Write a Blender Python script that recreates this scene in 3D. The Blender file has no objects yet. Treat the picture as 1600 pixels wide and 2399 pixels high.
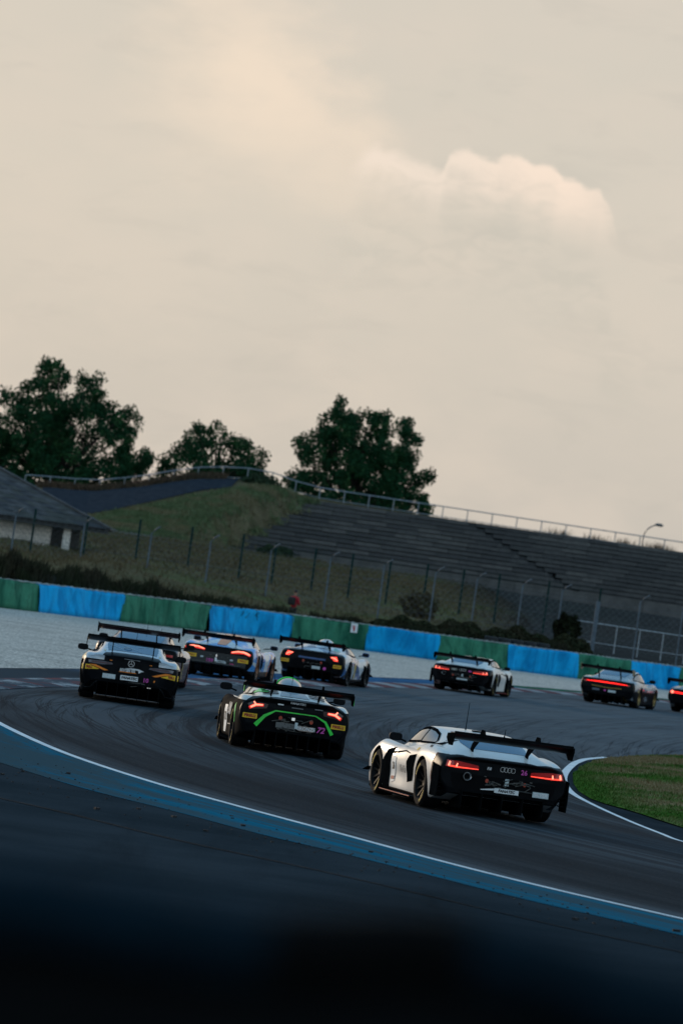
import bpy, bmesh, math, random
import numpy as np
from mathutils import Vector, Matrix, Euler
from mathutils.bvhtree import BVHTree

random.seed(7)
rng = np.random.default_rng(7)
scene = bpy.context.scene
COL = scene.collection
R = math.radians

# ------------------------------------------------------------------ camera
CAM_H, PITCH, ROLL = 3.2, math.atan(150.0 / (200 / 36 * 2399)), R(8.0)
cam = bpy.data.cameras.new("camera")
cam.sensor_fit = 'VERTICAL'
cam.sensor_height = 36.0
cam.sensor_width = 24.0
cam.lens = 200.0
cam.clip_start, cam.clip_end = 0.5, 12000
cam.dof.use_dof = True
cam.dof.focus_distance = 92.0
cam.dof.aperture_fstop = 3.6
cam_ob = bpy.data.objects.new("camera", cam)
COL.objects.link(cam_ob)
_f = Vector((0, math.cos(PITCH), math.sin(PITCH)))
_U = Vector((0, -math.sin(PITCH), math.cos(PITCH)))
_r = Vector((1, 0, 0)) * math.cos(ROLL) + _U * math.sin(ROLL)
_u = Vector((-1, 0, 0)) * math.sin(ROLL) + _U * math.cos(ROLL)
M = Matrix((_r, _u, -_f)).transposed().to_4x4()
M.translation = (0, 0, CAM_H)
cam_ob.matrix_world = M
scene.camera = cam_ob

# ------------------------------------------------------------------ view
scene.view_settings.view_transform = 'Standard'
scene.view_settings.look = 'None'
scene.view_settings.exposure = 0.0
scene.view_settings.gamma = 1.0
scene.view_settings.use_curve_mapping = False
scene.render.engine = 'CYCLES'
try:
    scene.cycles.use_denoising = True
    scene.cycles.max_bounces = 6
    scene.cycles.transparent_max_bounces = 12
except Exception:
    pass

# ------------------------------------------------------------------ node helper
class NT:
    def __init__(s, tree):
        s.t = tree
    def n(s, typ, **kw):
        nd = s.t.nodes.new(typ)
        for k, v in kw.items():
            setattr(nd, k, v)
        return nd
    def link(s, a, b):
        s.t.links.new(a, b)
    def put(s, sock, v):
        if isinstance(v, bpy.types.NodeSocket):
            s.link(v, sock)
        else:
            try:
                sock.default_value = v
            except Exception:
                sock.default_value = (*v, 1.0)
    def math(s, op, a, b=None, c=None, clamp=False):
        nd = s.n('ShaderNodeMath', operation=op, use_clamp=clamp)
        s.put(nd.inputs[0], a)
        if b is not None: s.put(nd.inputs[1], b)
        if c is not None: s.put(nd.inputs[2], c)
        return nd.outputs[0]
    def mix(s, f, a, b):
        nd = s.n('ShaderNodeMix', data_type='RGBA')
        s.put(nd.inputs[0], f); s.put(nd.inputs[6], a); s.put(nd.inputs[7], b)
        return nd.outputs[2]
    def smooth(s, x, lo, hi, a=0.0, b=1.0):
        nd = s.n('ShaderNodeMapRange', interpolation_type='SMOOTHSTEP')
        s.put(nd.inputs[0], x); s.put(nd.inputs[1], lo); s.put(nd.inputs[2], hi)
        s.put(nd.inputs[3], a); s.put(nd.inputs[4], b)
        return nd.outputs[0]
    def noise(s, vec, scale, detail=3.0, rough=0.55, dist=0.0):
        nd = s.n('ShaderNodeTexNoise')
        if vec is not None: s.link(vec, nd.inputs['Vector'])
        nd.inputs['Scale'].default_value = scale
        nd.inputs['Detail'].default_value = detail
        nd.inputs['Roughness'].default_value = rough
        nd.inputs['Distortion'].default_value = dist
        return nd.outputs[0]
    def comb(s, x, y, z):
        nd = s.n('ShaderNodeCombineXYZ')
        s.put(nd.inputs[0], x); s.put(nd.inputs[1], y); s.put(nd.inputs[2], z)
        return nd.outputs[0]
    def scale(s, vec, xyz):
        nd = s.n('ShaderNodeMapping')
        s.link(vec, nd.inputs[0]); nd.inputs['Scale'].default_value = xyz
        return nd.outputs[0]

# ------------------------------------------------------------------ world: evening sky under a thin veil of cloud
SUN_EL, SUN_AZ = R(9), R(-38)           # azimuth measured from +Y towards +X
world = bpy.data.worlds.new("World")
scene.world = world
world.use_nodes = True
w = NT(world.node_tree)
bg = world.node_tree.nodes["Background"]
bg.inputs["Strength"].default_value = 0.1
sky = w.n('ShaderNodeTexSky', sky_type='NISHITA', sun_disc=False)
sky.sun_elevation = SUN_EL
sky.sun_rotation = SUN_AZ
sky.air_density, sky.dust_density = 1.0, 2.0
tc = w.n('ShaderNodeTexCoord')
sep = w.n('ShaderNodeSeparateXYZ')
w.link(tc.outputs['Generated'], sep.inputs[0])
dx, dy, dz = sep.outputs
az = w.math('ARCTAN2', dx, dy)
el = w.math('ARCSINE', dz)
front = w.smooth(w.math('ADD', w.math('MULTIPLY', dx, math.sin(SUN_AZ)), w.math('MULTIPLY', dy, math.cos(SUN_AZ))), -0.6, 0.85)
high = w.smooth(dz, 0.13, 0.38)
warm = w.mix(w.smooth(el, 0.0, 0.07), (.590, .545, .485), (.672, .612, .530))
cold = w.mix(w.smooth(dz, 0.05, 0.85), (.68, .84, .93), (.22, .44, .66))
veil = w.mix(front, cold, w.mix(high, warm, (.17, .39, .62)))
pv = w.comb(az, w.math('MULTIPLY', el, 1.9), 0.0)
# broad soft billows
b1 = w.noise(pv, 26.0, 4.0, .5)
b2 = w.noise(pv, 75.0, 5.0, .55, .3)
broad = w.smooth(w.math('ADD', w.math('MULTIPLY', b1, .7), w.math('MULTIPLY', b2, .3)), .38, .64)
low_sky = w.math('SUBTRACT', 1.0, w.math('MULTIPLY', high, .85))
veil = w.mix(w.math('MULTIPLY', w.math('MULTIPLY', broad, .52), low_sky), veil, w.mix(front, (.55, .68, .76), (.72, .635, .545)))
dim = w.smooth(w.noise(w.comb(az, w.math('MULTIPLY', el, 3.2), 4.0), 40.0, 5.0, .6, .5), .50, .70)
veil = w.mix(w.math('MULTIPLY', w.math('MULTIPLY', dim, .20), low_sky), veil, w.mix(front, (.45, .56, .64), (.50, .478, .432)))

def bell(x, c, r0, r1):
    return w.smooth(w.math('ABSOLUTE', w.math('SUBTRACT', x, c)), r0, r1, 1.0, 0.0)
# a lit haze bank with a firmer edge towards the right
wob = w.math('MULTIPLY', w.math('SUBTRACT', w.noise(pv, 60.0, 5.0, .6), .5), .030)
azw = w.math('ADD', az, wob)
elw = w.math('ADD', el, w.math('MULTIPLY', w.math('SUBTRACT', w.noise(pv, 55.0, 3.0), .5), .016))
left = w.smooth(azw, -0.056, -0.018)
right = w.smooth(w.math('ADD', azw, w.math('MULTIPLY', w.math('SUBTRACT', elw, .080), .95)), -0.0200, 0.0045, 1.0, 0.0)
vert = w.math('MULTIPLY', w.smooth(elw, .056, .086), w.smooth(elw, .090, .145, 1.0, .0))
bank = w.math('MULTIPLY', w.math('MULTIPLY', left, right), vert)
veil = w.mix(w.math('MULTIPLY', bank, .92), veil, (.90, .745, .60))
# a cumulus head: its upper outline as a curve over azimuth
outline = [(-0.0085, 0.0715), (-0.0060, 0.0745), (-0.0040, 0.0763), (-0.0028, 0.0769), (-0.0010, 0.0762), (0.0004, 0.0767), (0.0018, 0.0760), (0.0060, 0.0752),
           (0.0090, 0.0741), (0.0100, 0.0766), (0.0112, 0.0778), (0.0130, 0.0781), (0.0148, 0.0774), (0.0165, 0.0769), (0.0185, 0.0769), (0.0196, 0.0779), (0.0215, 0.0781), (0.0234, 0.0776),
           (0.0252, 0.0769), (0.0270, 0.0773), (0.0290, 0.0767), (0.0305, 0.0752), (0.0330, 0.0752), (0.0348, 0.0742), (0.0366, 0.0743), (0.0380, 0.0726), (0.0392, 0.0712), (0.0402, 0.0692), (0.0412, 0.0665), (0.0425, 0.0615)]
fc = w.n('ShaderNodeFloatCurve')
cv = fc.mapping.curves[0]
A0, A1, E0, E1 = -0.0085, 0.0425, 0.055, 0.085
pts = [((a - A0) / (A1 - A0), (e - E0) / (E1 - E0)) for a, e in outline]
while len(cv.points) < len(pts):
    cv.points.new(0.5, 0.5)
for p_, q_ in zip(cv.points, pts):
    p_.location = q_
    p_.handle_type = 'AUTO'
fc.mapping.update()
w.link(w.smooth(az, A0, A1), fc.inputs['Value'])
_mr = fc.inputs['Value'].links[0].from_node
_mr.interpolation_type = 'LINEAR'
top = w.math('ADD', w.math('MULTIPLY', fc.outputs[0], E1 - E0), E0)
top = w.math('ADD', top, w.math('MULTIPLY', w.math('SUBTRACT', w.noise(pv, 300.0, 3.0), .5), .0022))
depth = w.math('SUBTRACT', top, el)
edge = w.smooth(depth, 0.0, w.smooth(az, 0.0, .02, .0030, .0015))
body_n = w.noise(pv, 170.0, 4.0, .55, .6)
fade = w.smooth(w.math('ADD', depth, w.math('MULTIPLY', w.math('SUBTRACT', body_n, .5), .0135)), .0005, w.smooth(az, .005, .033, .0115, .0155), 1.0, 0.0)
span = w.math('MULTIPLY', w.smooth(az, -.0078, -.003), w.smooth(w.math('ADD', az, w.math('MULTIPLY', w.math('SUBTRACT', body_n, .5), .006)), .0375, .0425, 1.0, 0.0))
cum = w.math('MULTIPLY', w.math('MULTIPLY', w.math('MULTIPLY', edge, fade), span), w.smooth(w.math('ADD', el, w.math('MULTIPLY', w.math('SUBTRACT', body_n, .5), .012)), .0600, .0705))
veil = w.mix(w.math('MULTIPLY', cum, w.smooth(az, .0410, .030, .55, .95)), veil, w.mix(w.smooth(az, .006, .03), (.90, .765, .65), (.98, .80, .665)))
under = w.math('MULTIPLY', w.math('MULTIPLY', w.smooth(depth, .008, .016), w.smooth(depth, .03, .018)), w.math('MULTIPLY', w.smooth(az, -.014, 0.0), w.smooth(az, .06, .04)))
veil = w.mix(w.math('MULTIPLY', w.math('MULTIPLY', under, w.smooth(body_n, .35, .65)), .30), veil, (.52, .505, .45))
v10 = w.n('ShaderNodeVectorMath', operation='SCALE')
w.link(veil, v10.inputs[0]); v10.inputs[3].default_value = 10.0
w.link(w.mix(0.93, sky.outputs[0], v10.outputs[0]), bg.inputs['Color'])

# ------------------------------------------------------------------ sun, very soft behind the veil
sl = bpy.data.lights.new("sun", 'SUN')
sl.energy = 1.5
sl.angle = R(12)
sl.color = (1.0, .78, .56)
so = bpy.data.objects.new("sun", sl)
COL.objects.link(so)
sd = Vector((math.sin(SUN_AZ) * math.cos(SUN_EL), math.cos(SUN_AZ) * math.cos(SUN_EL), math.sin(SUN_EL)))
so.rotation_euler = sd.to_track_quat('Z', 'Y').to_euler()
so.location = sd * 60

# ------------------------------------------------------------------ materials
MATS = {}
def mat(name, col, rough=.6, metal=0.0, coat=0.0, emit=None, estr=0.0, vary=.12, vscale=6.0, spec=.5, bump=0.0, bscale=40.0):
    """Principled paint / rubber / metal with a little uneven colour and gloss."""
    if name in MATS: return MATS[name]
    m = bpy.data.materials.new(name)
    m.use_nodes = True
    t = NT(m.node_tree)
    b = m.node_tree.nodes['Principled BSDF']
    tco = t.n('ShaderNodeTexCoord')
    nz = t.noise(tco.outputs['Object'], vscale, 4.0, .6)
    k = t.smooth(nz, .3, .7)
    dark = tuple(c * (1 - vary) for c in col); lite = tuple(min(1, c * (1 + vary * .6)) for c in col)
    t.link(t.mix(k, dark, lite), b.inputs['Base Color'])
    t.link(t.smooth(nz, .3, .7, max(0.02, rough - .06), min(1, rough + .06)), b.inputs['Roughness'])
    b.inputs['Metallic'].default_value = metal
    b.inputs['Specular IOR Level'].default_value = spec
    b.inputs['Coat Weight'].default_value = coat
    b.inputs['Coat Roughness'].default_value = .06
    if emit:
        b.inputs['Emission Color'].default_value = (*emit, 1)
        b.inputs['Emission Strength'].default_value = estr
    if bump:
        bn = t.n('ShaderNodeBump'); bn.inputs['Strength'].default_value = bump
        t.link(t.noise(tco.outputs['Object'], bscale, 4.0, .6), bn.inputs['Height'])
        t.link(bn.outputs[0], b.inputs['Normal'])
    MATS[name] = m
    return m

def ground_mat(name, fn, rough=.9, bump=.25, bscale=60.0, spec=.0):
    """fn(t, position, uv) -> colour socket."""
    m = bpy.data.materials.new(name)
    m.use_nodes = True
    t = NT(m.node_tree)
    b = m.node_tree.nodes['Principled BSDF']
    geo = t.n('ShaderNodeNewGeometry')
    uv = t.n('ShaderNodeUVMap')
    c = fn(t, geo.outputs['Position'], uv.outputs[0])
    if isinstance(c, tuple): c, rsock = c; t.link(rsock, b.inputs['Roughness'])
    else: b.inputs['Roughness'].default_value = rough
    t.link(c, b.inputs['Base Color'])
    b.inputs['Specular IOR Level'].default_value = spec
    if bump:
        bn = t.n('ShaderNodeBump'); bn.inputs['Strength'].default_value = bump; bn.inputs['Distance'].default_value = .02
        t.link(t.noise(geo.outputs['Position'], bscale, 3.0, .65), bn.inputs['Height'])
        t.link(bn.outputs[0], b.inputs['Normal'])
    MATS[name] = m
    return m

# ------------------------------------------------------------------ object helpers
def link(o, parent=None):
    COL.objects.link(o)
    if parent is not None: o.parent = parent
    return o
def tag(o, label=None, cat=None, group=None, kind=None):
    if label: o["label"] = label
    if cat: o["category"] = cat
    if group: o["group"] = group
    if kind: o["kind"] = kind
    return o
def empty(name, loc=(0, 0, 0), rz=0.0):
    o = bpy.data.objects.new(name, None)
    o.empty_display_size = .3
    o.location = loc
    o.rotation_euler = (0, 0, rz)
    return link(o)
def mesh_obj(name, verts, faces, m=None, parent=None, smooth=False, mats=None, fmat=None, uvs=None):
    me = bpy.data.meshes.new(name)
    me.from_pydata([tuple(v) for v in verts], [], [tuple(f) for f in faces])
    for mm in (mats or ([m] if m else [])): me.materials.append(mm)
    if fmat is not None: me.polygons.foreach_set('material_index', fmat)
    if smooth: me.polygons.foreach_set('use_smooth', [True] * len(me.polygons))
    if uvs is not None:
        l = me.uv_layers.new(name='UVMap')
        idx = np.empty(len(me.loops), dtype=np.int32); me.loops.foreach_get('vertex_index', idx)
        l.data.foreach_set('uv', np.asarray(uvs, dtype=np.float32)[idx].ravel())
    me.update()
    return link(bpy.data.objects.new(name, me), parent)
class MB:
    """Collects boxes, tubes, lathes and prisms into one mesh."""
    def __init__(s): s.v, s.f = [], []
    def add(s, v, f):
        o = len(s.v); s.v += [Vector(p) for p in v]; s.f += [tuple(i + o for i in q) for q in f]; return s
    def box(s, c, d, rot=None):
        hx, hy, hz = d[0] / 2, d[1] / 2, d[2] / 2
        P = [Vector((x, y, z)) for x in (-hx, hx) for y in (-hy, hy) for z in (-hz, hz)]
        if rot is not None: P = [rot @ p for p in P]
        return s.add([p + Vector(c) for p in P], [(0, 1, 3, 2), (4, 6, 7, 5), (0, 4, 5, 1), (2, 3, 7, 6), (0, 2, 6, 4), (1, 5, 7, 3)])
    def tube(s, pts, r, n=8, cap=True):
        pts = [Vector(p) for p in pts]
        rs = r if isinstance(r, (list, tuple)) else [r] * len(pts)
        v, f = [], []
        for i, p in enumerate(pts):
            d = (pts[min(i + 1, len(pts) - 1)] - pts[max(i - 1, 0)]).normalized()
            a = d.cross(Vector((0, 0, 1)) if abs(d.z) < .9 else Vector((1, 0, 0))).normalized(); b = d.cross(a)
            v += [p + (a * math.cos(t) + b * math.sin(t)) * rs[i] for t in (2 * math.pi * k / n for k in range(n))]
        for i in range(len(pts) - 1):
            f += [(i * n + k, i * n + (k + 1) % n, (i + 1) * n + (k + 1) % n, (i + 1) * n + k) for k in range(n)]
        if cap: f += [tuple(range(n))[::-1], tuple(range((len(pts) - 1) * n, len(pts) * n))]
        return s.add(v, f)
    def lathe_x(s, prof, n=28, c=(0, 0, 0)):
        """profile [(x, r)] turned about the x axis."""
        v = [Vector((x + c[0], r * math.cos(t) + c[1], r * math.sin(t) + c[2])) for x, r in prof for t in (2 * math.pi * k / n for k in range(n))]
        f = [(i * n + k, i * n + (k + 1) % n, (i + 1) * n + (k + 1) % n, (i + 1) * n + k) for i in range(len(prof) - 1) for k in range(n)]
        return s.add(v, f)
    def prism(s, poly, x0, x1):
        """closed (y, z) outline extruded along x."""
        n = len(poly)
        v = [(x0, y, z) for y, z in poly] + [(x1, y, z) for y, z in poly]
        return s.add(v, [tuple(range(n)), tuple(range(2 * n - 1, n - 1, -1))] + [(i, i + n, (i + 1) % n + n, (i + 1) % n) for i in range(n)])
    def build(s, name, m, parent=None, smooth=False, sharp=None):
        o = mesh_obj(name, s.v, s.f, m, parent, smooth)
        bm = bmesh.new(); bm.from_mesh(o.data); bmesh.ops.recalc_face_normals(bm, faces=bm.faces); bm.to_mesh(o.data); bm.free()
        if smooth: o.data.set_sharp_from_angle(angle=R(sharp or 40))
        return o

def resample(pl, step):
    pl = [np.array(p, float) for p in pl]; out = []
    P_ = [2 * pl[0] - pl[1]] + pl + [2 * pl[-1] - pl[-2]]
    for i in range(1, len(P_) - 2):
        a, b, c, d = P_[i - 1:i + 3]
        n = max(1, int(np.linalg.norm(c - b) / step))
        for k in range(n):
            t = k / n
            out.append(.5 * ((2 * b) + (c - a) * t + (2 * a - 5 * b + 4 * c - d) * t * t + (3 * b - a - 3 * c + d) * t ** 3))
    out.append(pl[-1])
    return np.array(out)
def arclen(p):
    return np.concatenate([[0], np.cumsum(np.linalg.norm(np.diff(p, axis=0), axis=1))])
def even(p, n):
    s = arclen(p); t = np.linspace(0, s[-1], n)
    return np.stack([np.interp(t, s, p[:, k]) for k in range(p.shape[1])], 1)
def normals2(p):
    d = np.gradient(p, axis=0); d /= np.linalg.norm(d, axis=1)[:, None] + 1e-9
    return np.stack([d[:, 1], -d[:, 0]], 1)      # to the right of travel
def ribbon(name, A, B, z, m, nv=2, label=None, zf=None):
    """sheet between two equally long polylines, uv = (arc length, metres across)."""
    s = arclen((A + B) / 2); W = np.linalg.norm(A - B, axis=1)
    v, uv, f = [], [], []
    for i in range(len(A)):
        for k in range(nv):
            t = k / (nv - 1); p = A[i] * (1 - t) + B[i] * t
            v.append((p[0], p[1], z if zf is None else zf(p[0], p[1], t))); uv.append((s[i], t * W[i]))
    for i in range(len(A) - 1):
        for k in range(nv - 1):
            f.append((i * nv + k, (i + 1) * nv + k, (i + 1) * nv + k + 1, i * nv + k + 1))
    o = mesh_obj(name, v, f, m, uvs=uv)
    return tag(o, kind='structure')
def sheet(name, poly, z, m):
    return tag(mesh_obj(name, [(x, y, z) for x, y in poly], [tuple(range(len(poly)))], m), kind='structure')
def blades(name, P, h, wdt, m, lean=.5, parent=None, cross=False):
    """thin upright triangles at points P (n,3)."""
    n = len(P); a = rng.uniform(0, 2 * math.pi, n)
    h = np.broadcast_to(h, n) * rng.uniform(.55, 1.25, n)
    wd = np.broadcast_to(wdt, n) * rng.uniform(.6, 1.3, n)
    dx_, dy_ = np.cos(a) * wd / 2, np.sin(a) * wd / 2
    l = rng.normal(0, lean, (n, 2)) * h[:, None]
    v = np.empty((n, 3, 3), np.float32)
    v[:, 0] = P + np.stack([dx_, dy_, np.zeros(n)], 1)
    v[:, 1] = P - np.stack([dx_, dy_, np.zeros(n)], 1)
    v[:, 2] = P + np.stack([l[:, 0], l[:, 1], h], 1)
    return raw_mesh(name, v.reshape(-1, 3), 3, m, parent)
def leaves(name, P, size, m, parent=None, up=0.0):
    """small folded leaf faces at P with random tilt."""
    n = len(P)
    d = rng.normal(size=(n, 3)); d[:, 2] += up; d /= np.linalg.norm(d, axis=1)[:, None]
    e = np.cross(d, rng.normal(size=(n, 3))); e /= np.linalg.norm(e, axis=1)[:, None]
    s = (np.broadcast_to(size, n) * rng.uniform(.6, 1.35, n))[:, None]
    v = np.empty((n, 4, 3), np.float32)
    v[:, 0] = P - d * s * .5; v[:, 1] = P + e * s * .36; v[:, 2] = P + d * s * .5; v[:, 3] = P - e * s * .36
    return raw_mesh(name, v.reshape(-1, 3), 4, m, parent)
def raw_mesh(name, v, k, m, parent=None):
    me = bpy.data.meshes.new(name); n = len(v) // k
    me.vertices.add(len(v)); me.vertices.foreach_set('co', np.asarray(v, np.float32).ravel())
    me.loops.add(n * k); me.loops.foreach_set('vertex_index', np.arange(n * k, dtype=np.int32))
    me.polygons.add(n); me.polygons.foreach_set('loop_start', np.arange(0, n * k, k, dtype=np.int32))
    try: me.polygons.foreach_set('loop_total', np.full(n, k, dtype=np.int32))
    except Exception: pass
    me.materials.append(m); me.update(); me.validate()
    return link(bpy.data.objects.new(name, me), parent)
def copy_part(o, parent, name=None):
    c = o.copy(); COL.objects.link(c); c.parent = parent
    return c
def copy_tree(o, parent=None):
    c = o.copy(); COL.objects.link(c); c.parent = parent
    for ch in list(o.children): copy_tree(ch, c)
    return c
# ================================================================== THE SETTING
outer_pts = [(16, 42), (12, 48), (9, 53.2), (6.5, 58.2), (4.3, 62.4), (3.0, 64.9), (1.85, 67.6), (.6, 71.2), (-.8, 75.2), (-2.15, 79.4), (-3.65, 85.6), (-5.1, 94.2), (-5.95, 101),
             (-6.35, 107), (-6.3, 113), (-5.85, 119), (-5.2, 124.5), (-3.1, 141), (-.5, 159), (3.1, 181), (7.6, 205.5), (9.8, 214), (14, 228), (22, 250), (36, 280)]
inner_pts = [(30, 52), (16, 66), (9.5, 76), (6.9, 81), (5.75, 84.4), (5.5, 86.5), (5.25, 89.2), (5.05, 92), (4.87, 95), (4.72, 98.5), (4.70, 102), (4.8, 106), (5.0, 110.4), (5.32, 115.6),
             (5.72, 120.8), (6.3, 125.6), (8.0, 135), (11, 148), (17, 165), (27, 184), (45, 210)]
outer = even(resample(outer_pts, .5), 560)
inner = even(resample(inner_pts, .5), 560)

def asphalt(t, pos, uv):
    base = t.noise(pos, .12, 3.0, .6)
    grain = t.noise(pos, 22.0, 2.0, .8)
    sep_ = t.n('ShaderNodeSeparateXYZ'); t.link(uv, sep_.inputs[0])
    st = t.noise(t.scale(uv, (.012, .80, 1)), 1.0, 8.0, .74, .25)
    st2 = t.noise(t.scale(uv, (.03, .22, 1)), 1.0, 5.0, .6, .5)
    c = t.mix(t.smooth(base, .3, .7), (.048, .064, .077), (.074, .093, .109))
    c = t.mix(t.math('MULTIPLY', t.smooth(st, .47, .55), .72), c, (.012, .017, .022))
    c = t.mix(t.math('MULTIPLY', t.smooth(st2, .46, .64), .55), c, (.010, .014, .018))
    c = t.mix(t.math('MULTIPLY', t.smooth(sep_.outputs[0], 62, 125), .75), c, t.mix(t.smooth(base, .3, .7), (.098, .124, .145), (.126, .154, .176)))  # lighter far tone painted in for the sheen at grazing angles
    vv = sep_.outputs[1]
    line_ = t.math('MULTIPLY', t.math('MULTIPLY', t.smooth(vv, .2, 1.4), t.smooth(vv, 8.5, 5.0)), t.smooth(sep_.outputs[0], 62, 40))
    c = t.mix(t.math('MULTIPLY', t.math('MULTIPLY', line_, t.smooth(st2, .20, .48)), .85), c, (.008, .014, .019))  # rubbered racing line, deepened further for lens falloff near the camera
    arc = t.noise(t.comb(t.math('MULTIPLY', sep_.outputs[0], .018), t.math('ADD', t.math('MULTIPLY', sep_.outputs[1], 1.1), t.math('MULTIPLY', sep_.outputs[0], .10)), 3.0), 1.0, 5.0, .6, .4)
    c = t.mix(t.math('MULTIPLY', t.smooth(t.math('ABSOLUTE', t.math('SUBTRACT', arc, .56)), .018, .0), .75), c, (.009, .013, .017))
    arc2 = t.noise(t.comb(t.math('MULTIPLY', sep_.outputs[0], .02), t.math('SUBTRACT', t.math('MULTIPLY', sep_.outputs[1], .9), t.math('MULTIPLY', sep_.outputs[0], .06)), 9.0), 1.0, 4.0, .6, .4)
    c = t.mix(t.math('MULTIPLY', t.smooth(t.math('ABSOLUTE', t.math('SUBTRACT', arc2, .54)), .014, .0), .65), c, (.009, .013, .017))
    c = t.mix(t.math('MULTIPLY', t.smooth(grain, .50, .75), .40), c, (.09, .105, .12))
    c = t.mix(t.math('MULTIPLY', t.smooth(grain, .50, .28), .40), c, (.02, .022, .026))
    return c
def runoff(t, pos, uv):
    base = t.noise(pos, .35, 4.0, .6)
    grain = t.noise(pos, 26.0, 2.0, .8)
    st = t.noise(t.scale(pos, (.9, .06, 1)), 1.0, 5.0, .65, .3)
    c = t.mix(t.smooth(base, .3, .7), (.023, .032, .039), (.036, .047, .057))
    c = t.mix(t.math('MULTIPLY', t.smooth(st, .5, .7), .35), c, (.012, .015, .018))
    c = t.mix(t.math('MULTIPLY', t.smooth(grain, .55, .8), .35), c, (.12, .12, .118))
    c = t.mix(t.math('MULTIPLY', t.smooth(grain, .45, .25), .35), c, (.02, .022, .024))
    return c
def blue_paint(t, pos, uv):
    sep_ = t.n('ShaderNodeSeparateXYZ'); t.link(uv, sep_.inputs[0])
    wear = t.noise(t.scale(uv, (.10, 1.6, 1)), 1.0, 6.0, .7, .3)
    fine = t.noise(t.scale(uv, (.7, 3.0, 1)), 2.0, 5.0, .75)
    lost = t.math('ADD', t.math('MULTIPLY', wear, .65), t.math('MULTIPLY', fine, .35))
    # the older paint towards the track is thinner, most of all where cars run wide at the far end
    inner_side = t.smooth(sep_.outputs[1], 1.6, .2)
    wide = t.smooth(sep_.outputs[0], 22, 46)
    lost = t.math('ADD', lost, t.math('MULTIPLY', t.math('MULTIPLY', t.smooth(sep_.outputs[1], 3.4, 2.2), t.smooth(sep_.outputs[1], .3, 1.2)), t.math('MULTIPLY', wide, .16)))
    c = t.mix(t.smooth(fine, .3, .7), (.007, .108, .182), (.013, .165, .262))
    return t.mix(t.smooth(lost, .41, .56), c, (.050, .086, .104))
def white_paint(t, pos, uv):
    nz = t.noise(pos, 5.0, 5.0, .75)
    return t.mix(t.smooth(nz, .60, .76), t.mix(t.smooth(t.noise(pos, 1.2, 3.0), .3, .7), (.62, .68, .72), (.76, .80, .82)), (.12, .13, .14))
def kerb_paint(t, pos, uv):
    sep_ = t.n('ShaderNodeSeparateXYZ'); t.link(uv, sep_.inputs[0])
    sq = t.math('GREATER_THAN', t.math('FRACT', t.math('DIVIDE', sep_.outputs[0], 5.0)), .5)
    c = t.mix(sq, (.34, .35, .36), (.20, .085, .085))
    wear = t.noise(t.scale(uv, (.5, 2.2, 1)), 1.2, 6.0, .7, .4)
    far = t.smooth(sep_.outputs[0], 40, 70)
    return t.mix(t.math('MULTIPLY', t.smooth(wear, .38, .56), t.math('SUBTRACT', .95, t.math('MULTIPLY', far, .5))), c, (.085, .095, .11))
def verge_paint(t, pos, uv):
    sep_ = t.n('ShaderNodeSeparateXYZ'); t.link(uv, sep_.inputs[0])
    wear = t.noise(t.scale(uv, (.25, 1.5, 1)), 1.2, 5.0, .65, .4)
    c = t.mix(t.smooth(sep_.outputs[0], 28, 44), (.060, .068, .078), (.045, .13, .26))
    c = t.mix(t.smooth(sep_.outputs[0], 104, 108), c, (.025, .13, .075))
    return t.mix(t.math('MULTIPLY', t.smooth(wear, .42, .62), .6), c, (.058, .070, .082))
def gravel_mat(t, pos, uv):
    a = t.noise(t.scale(pos, (1.0, .16, 1)), 11.0, 6.0, .9); b_ = t.noise(pos, .35, 4.0, .6, .4)
    c = t.mix(t.smooth(a, .40, .60), (.30, .28, .25), (.72, .66, .59))
    return t.mix(t.math('MULTIPLY', t.smooth(b_, .45, .7), .35), c, (.20, .185, .165))
def lawn_mat(t, pos, uv):
    a = t.noise(pos, .22, 4.0, .6, .3); b_ = t.noise(pos, 3.0, 4.0, .7)
    sx_ = t.n('ShaderNodeSeparateXYZ'); t.link(pos, sx_.inputs[0]); lx_s = sx_.outputs[0]
    c = t.mix(t.smooth(b_, .3, .7), (.030, .086, .014), (.066, .150, .028))
    return t.mix(t.math('MULTIPLY', t.math('MULTIPLY', t.smooth(t.math('ADD', t.math('MULTIPLY', a, .75), t.math('MULTIPLY', b_, .25)), .40, .54), t.smooth(t.math('ADD', lx_s, t.math('MULTIPLY', b_, 1.2)), 5.6, 7.0)), .92), c, (.215, .165, .095))
def earth(t, pos, uv):
    a = t.noise(pos, .06, 4.0, .6, .4); b_ = t.noise(pos, .9, 5.0, .7)
    c = t.mix(t.smooth(b_, .3, .7), (.030, .036, .020), (.062, .066, .036))
    return t.mix(t.smooth(a, .45, .62), c, t.mix(t.smooth(b_, .3, .7), (.050, .040, .026), (.095, .078, .048)))

tag(mesh_obj("ground", [(-6000, -3000, -.12), (6000, -3000, -.12), (6000, 9000, -.12), (-6000, 9000, -.12)], [(0, 1, 2, 3)], ground_mat("dry_earth", earth, bscale=4)), kind='structure')
sheet("run_off_area", [(-70, 10), (80, 10), (80, 300), (-70, 300)], 0, ground_mat("run_off_asphalt", runoff, rough=.85))
ribbon("track", outer, inner, .004, ground_mat("track_asphalt", asphalt, bump=.3, spec=.012, rough=.8), nv=10)

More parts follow.
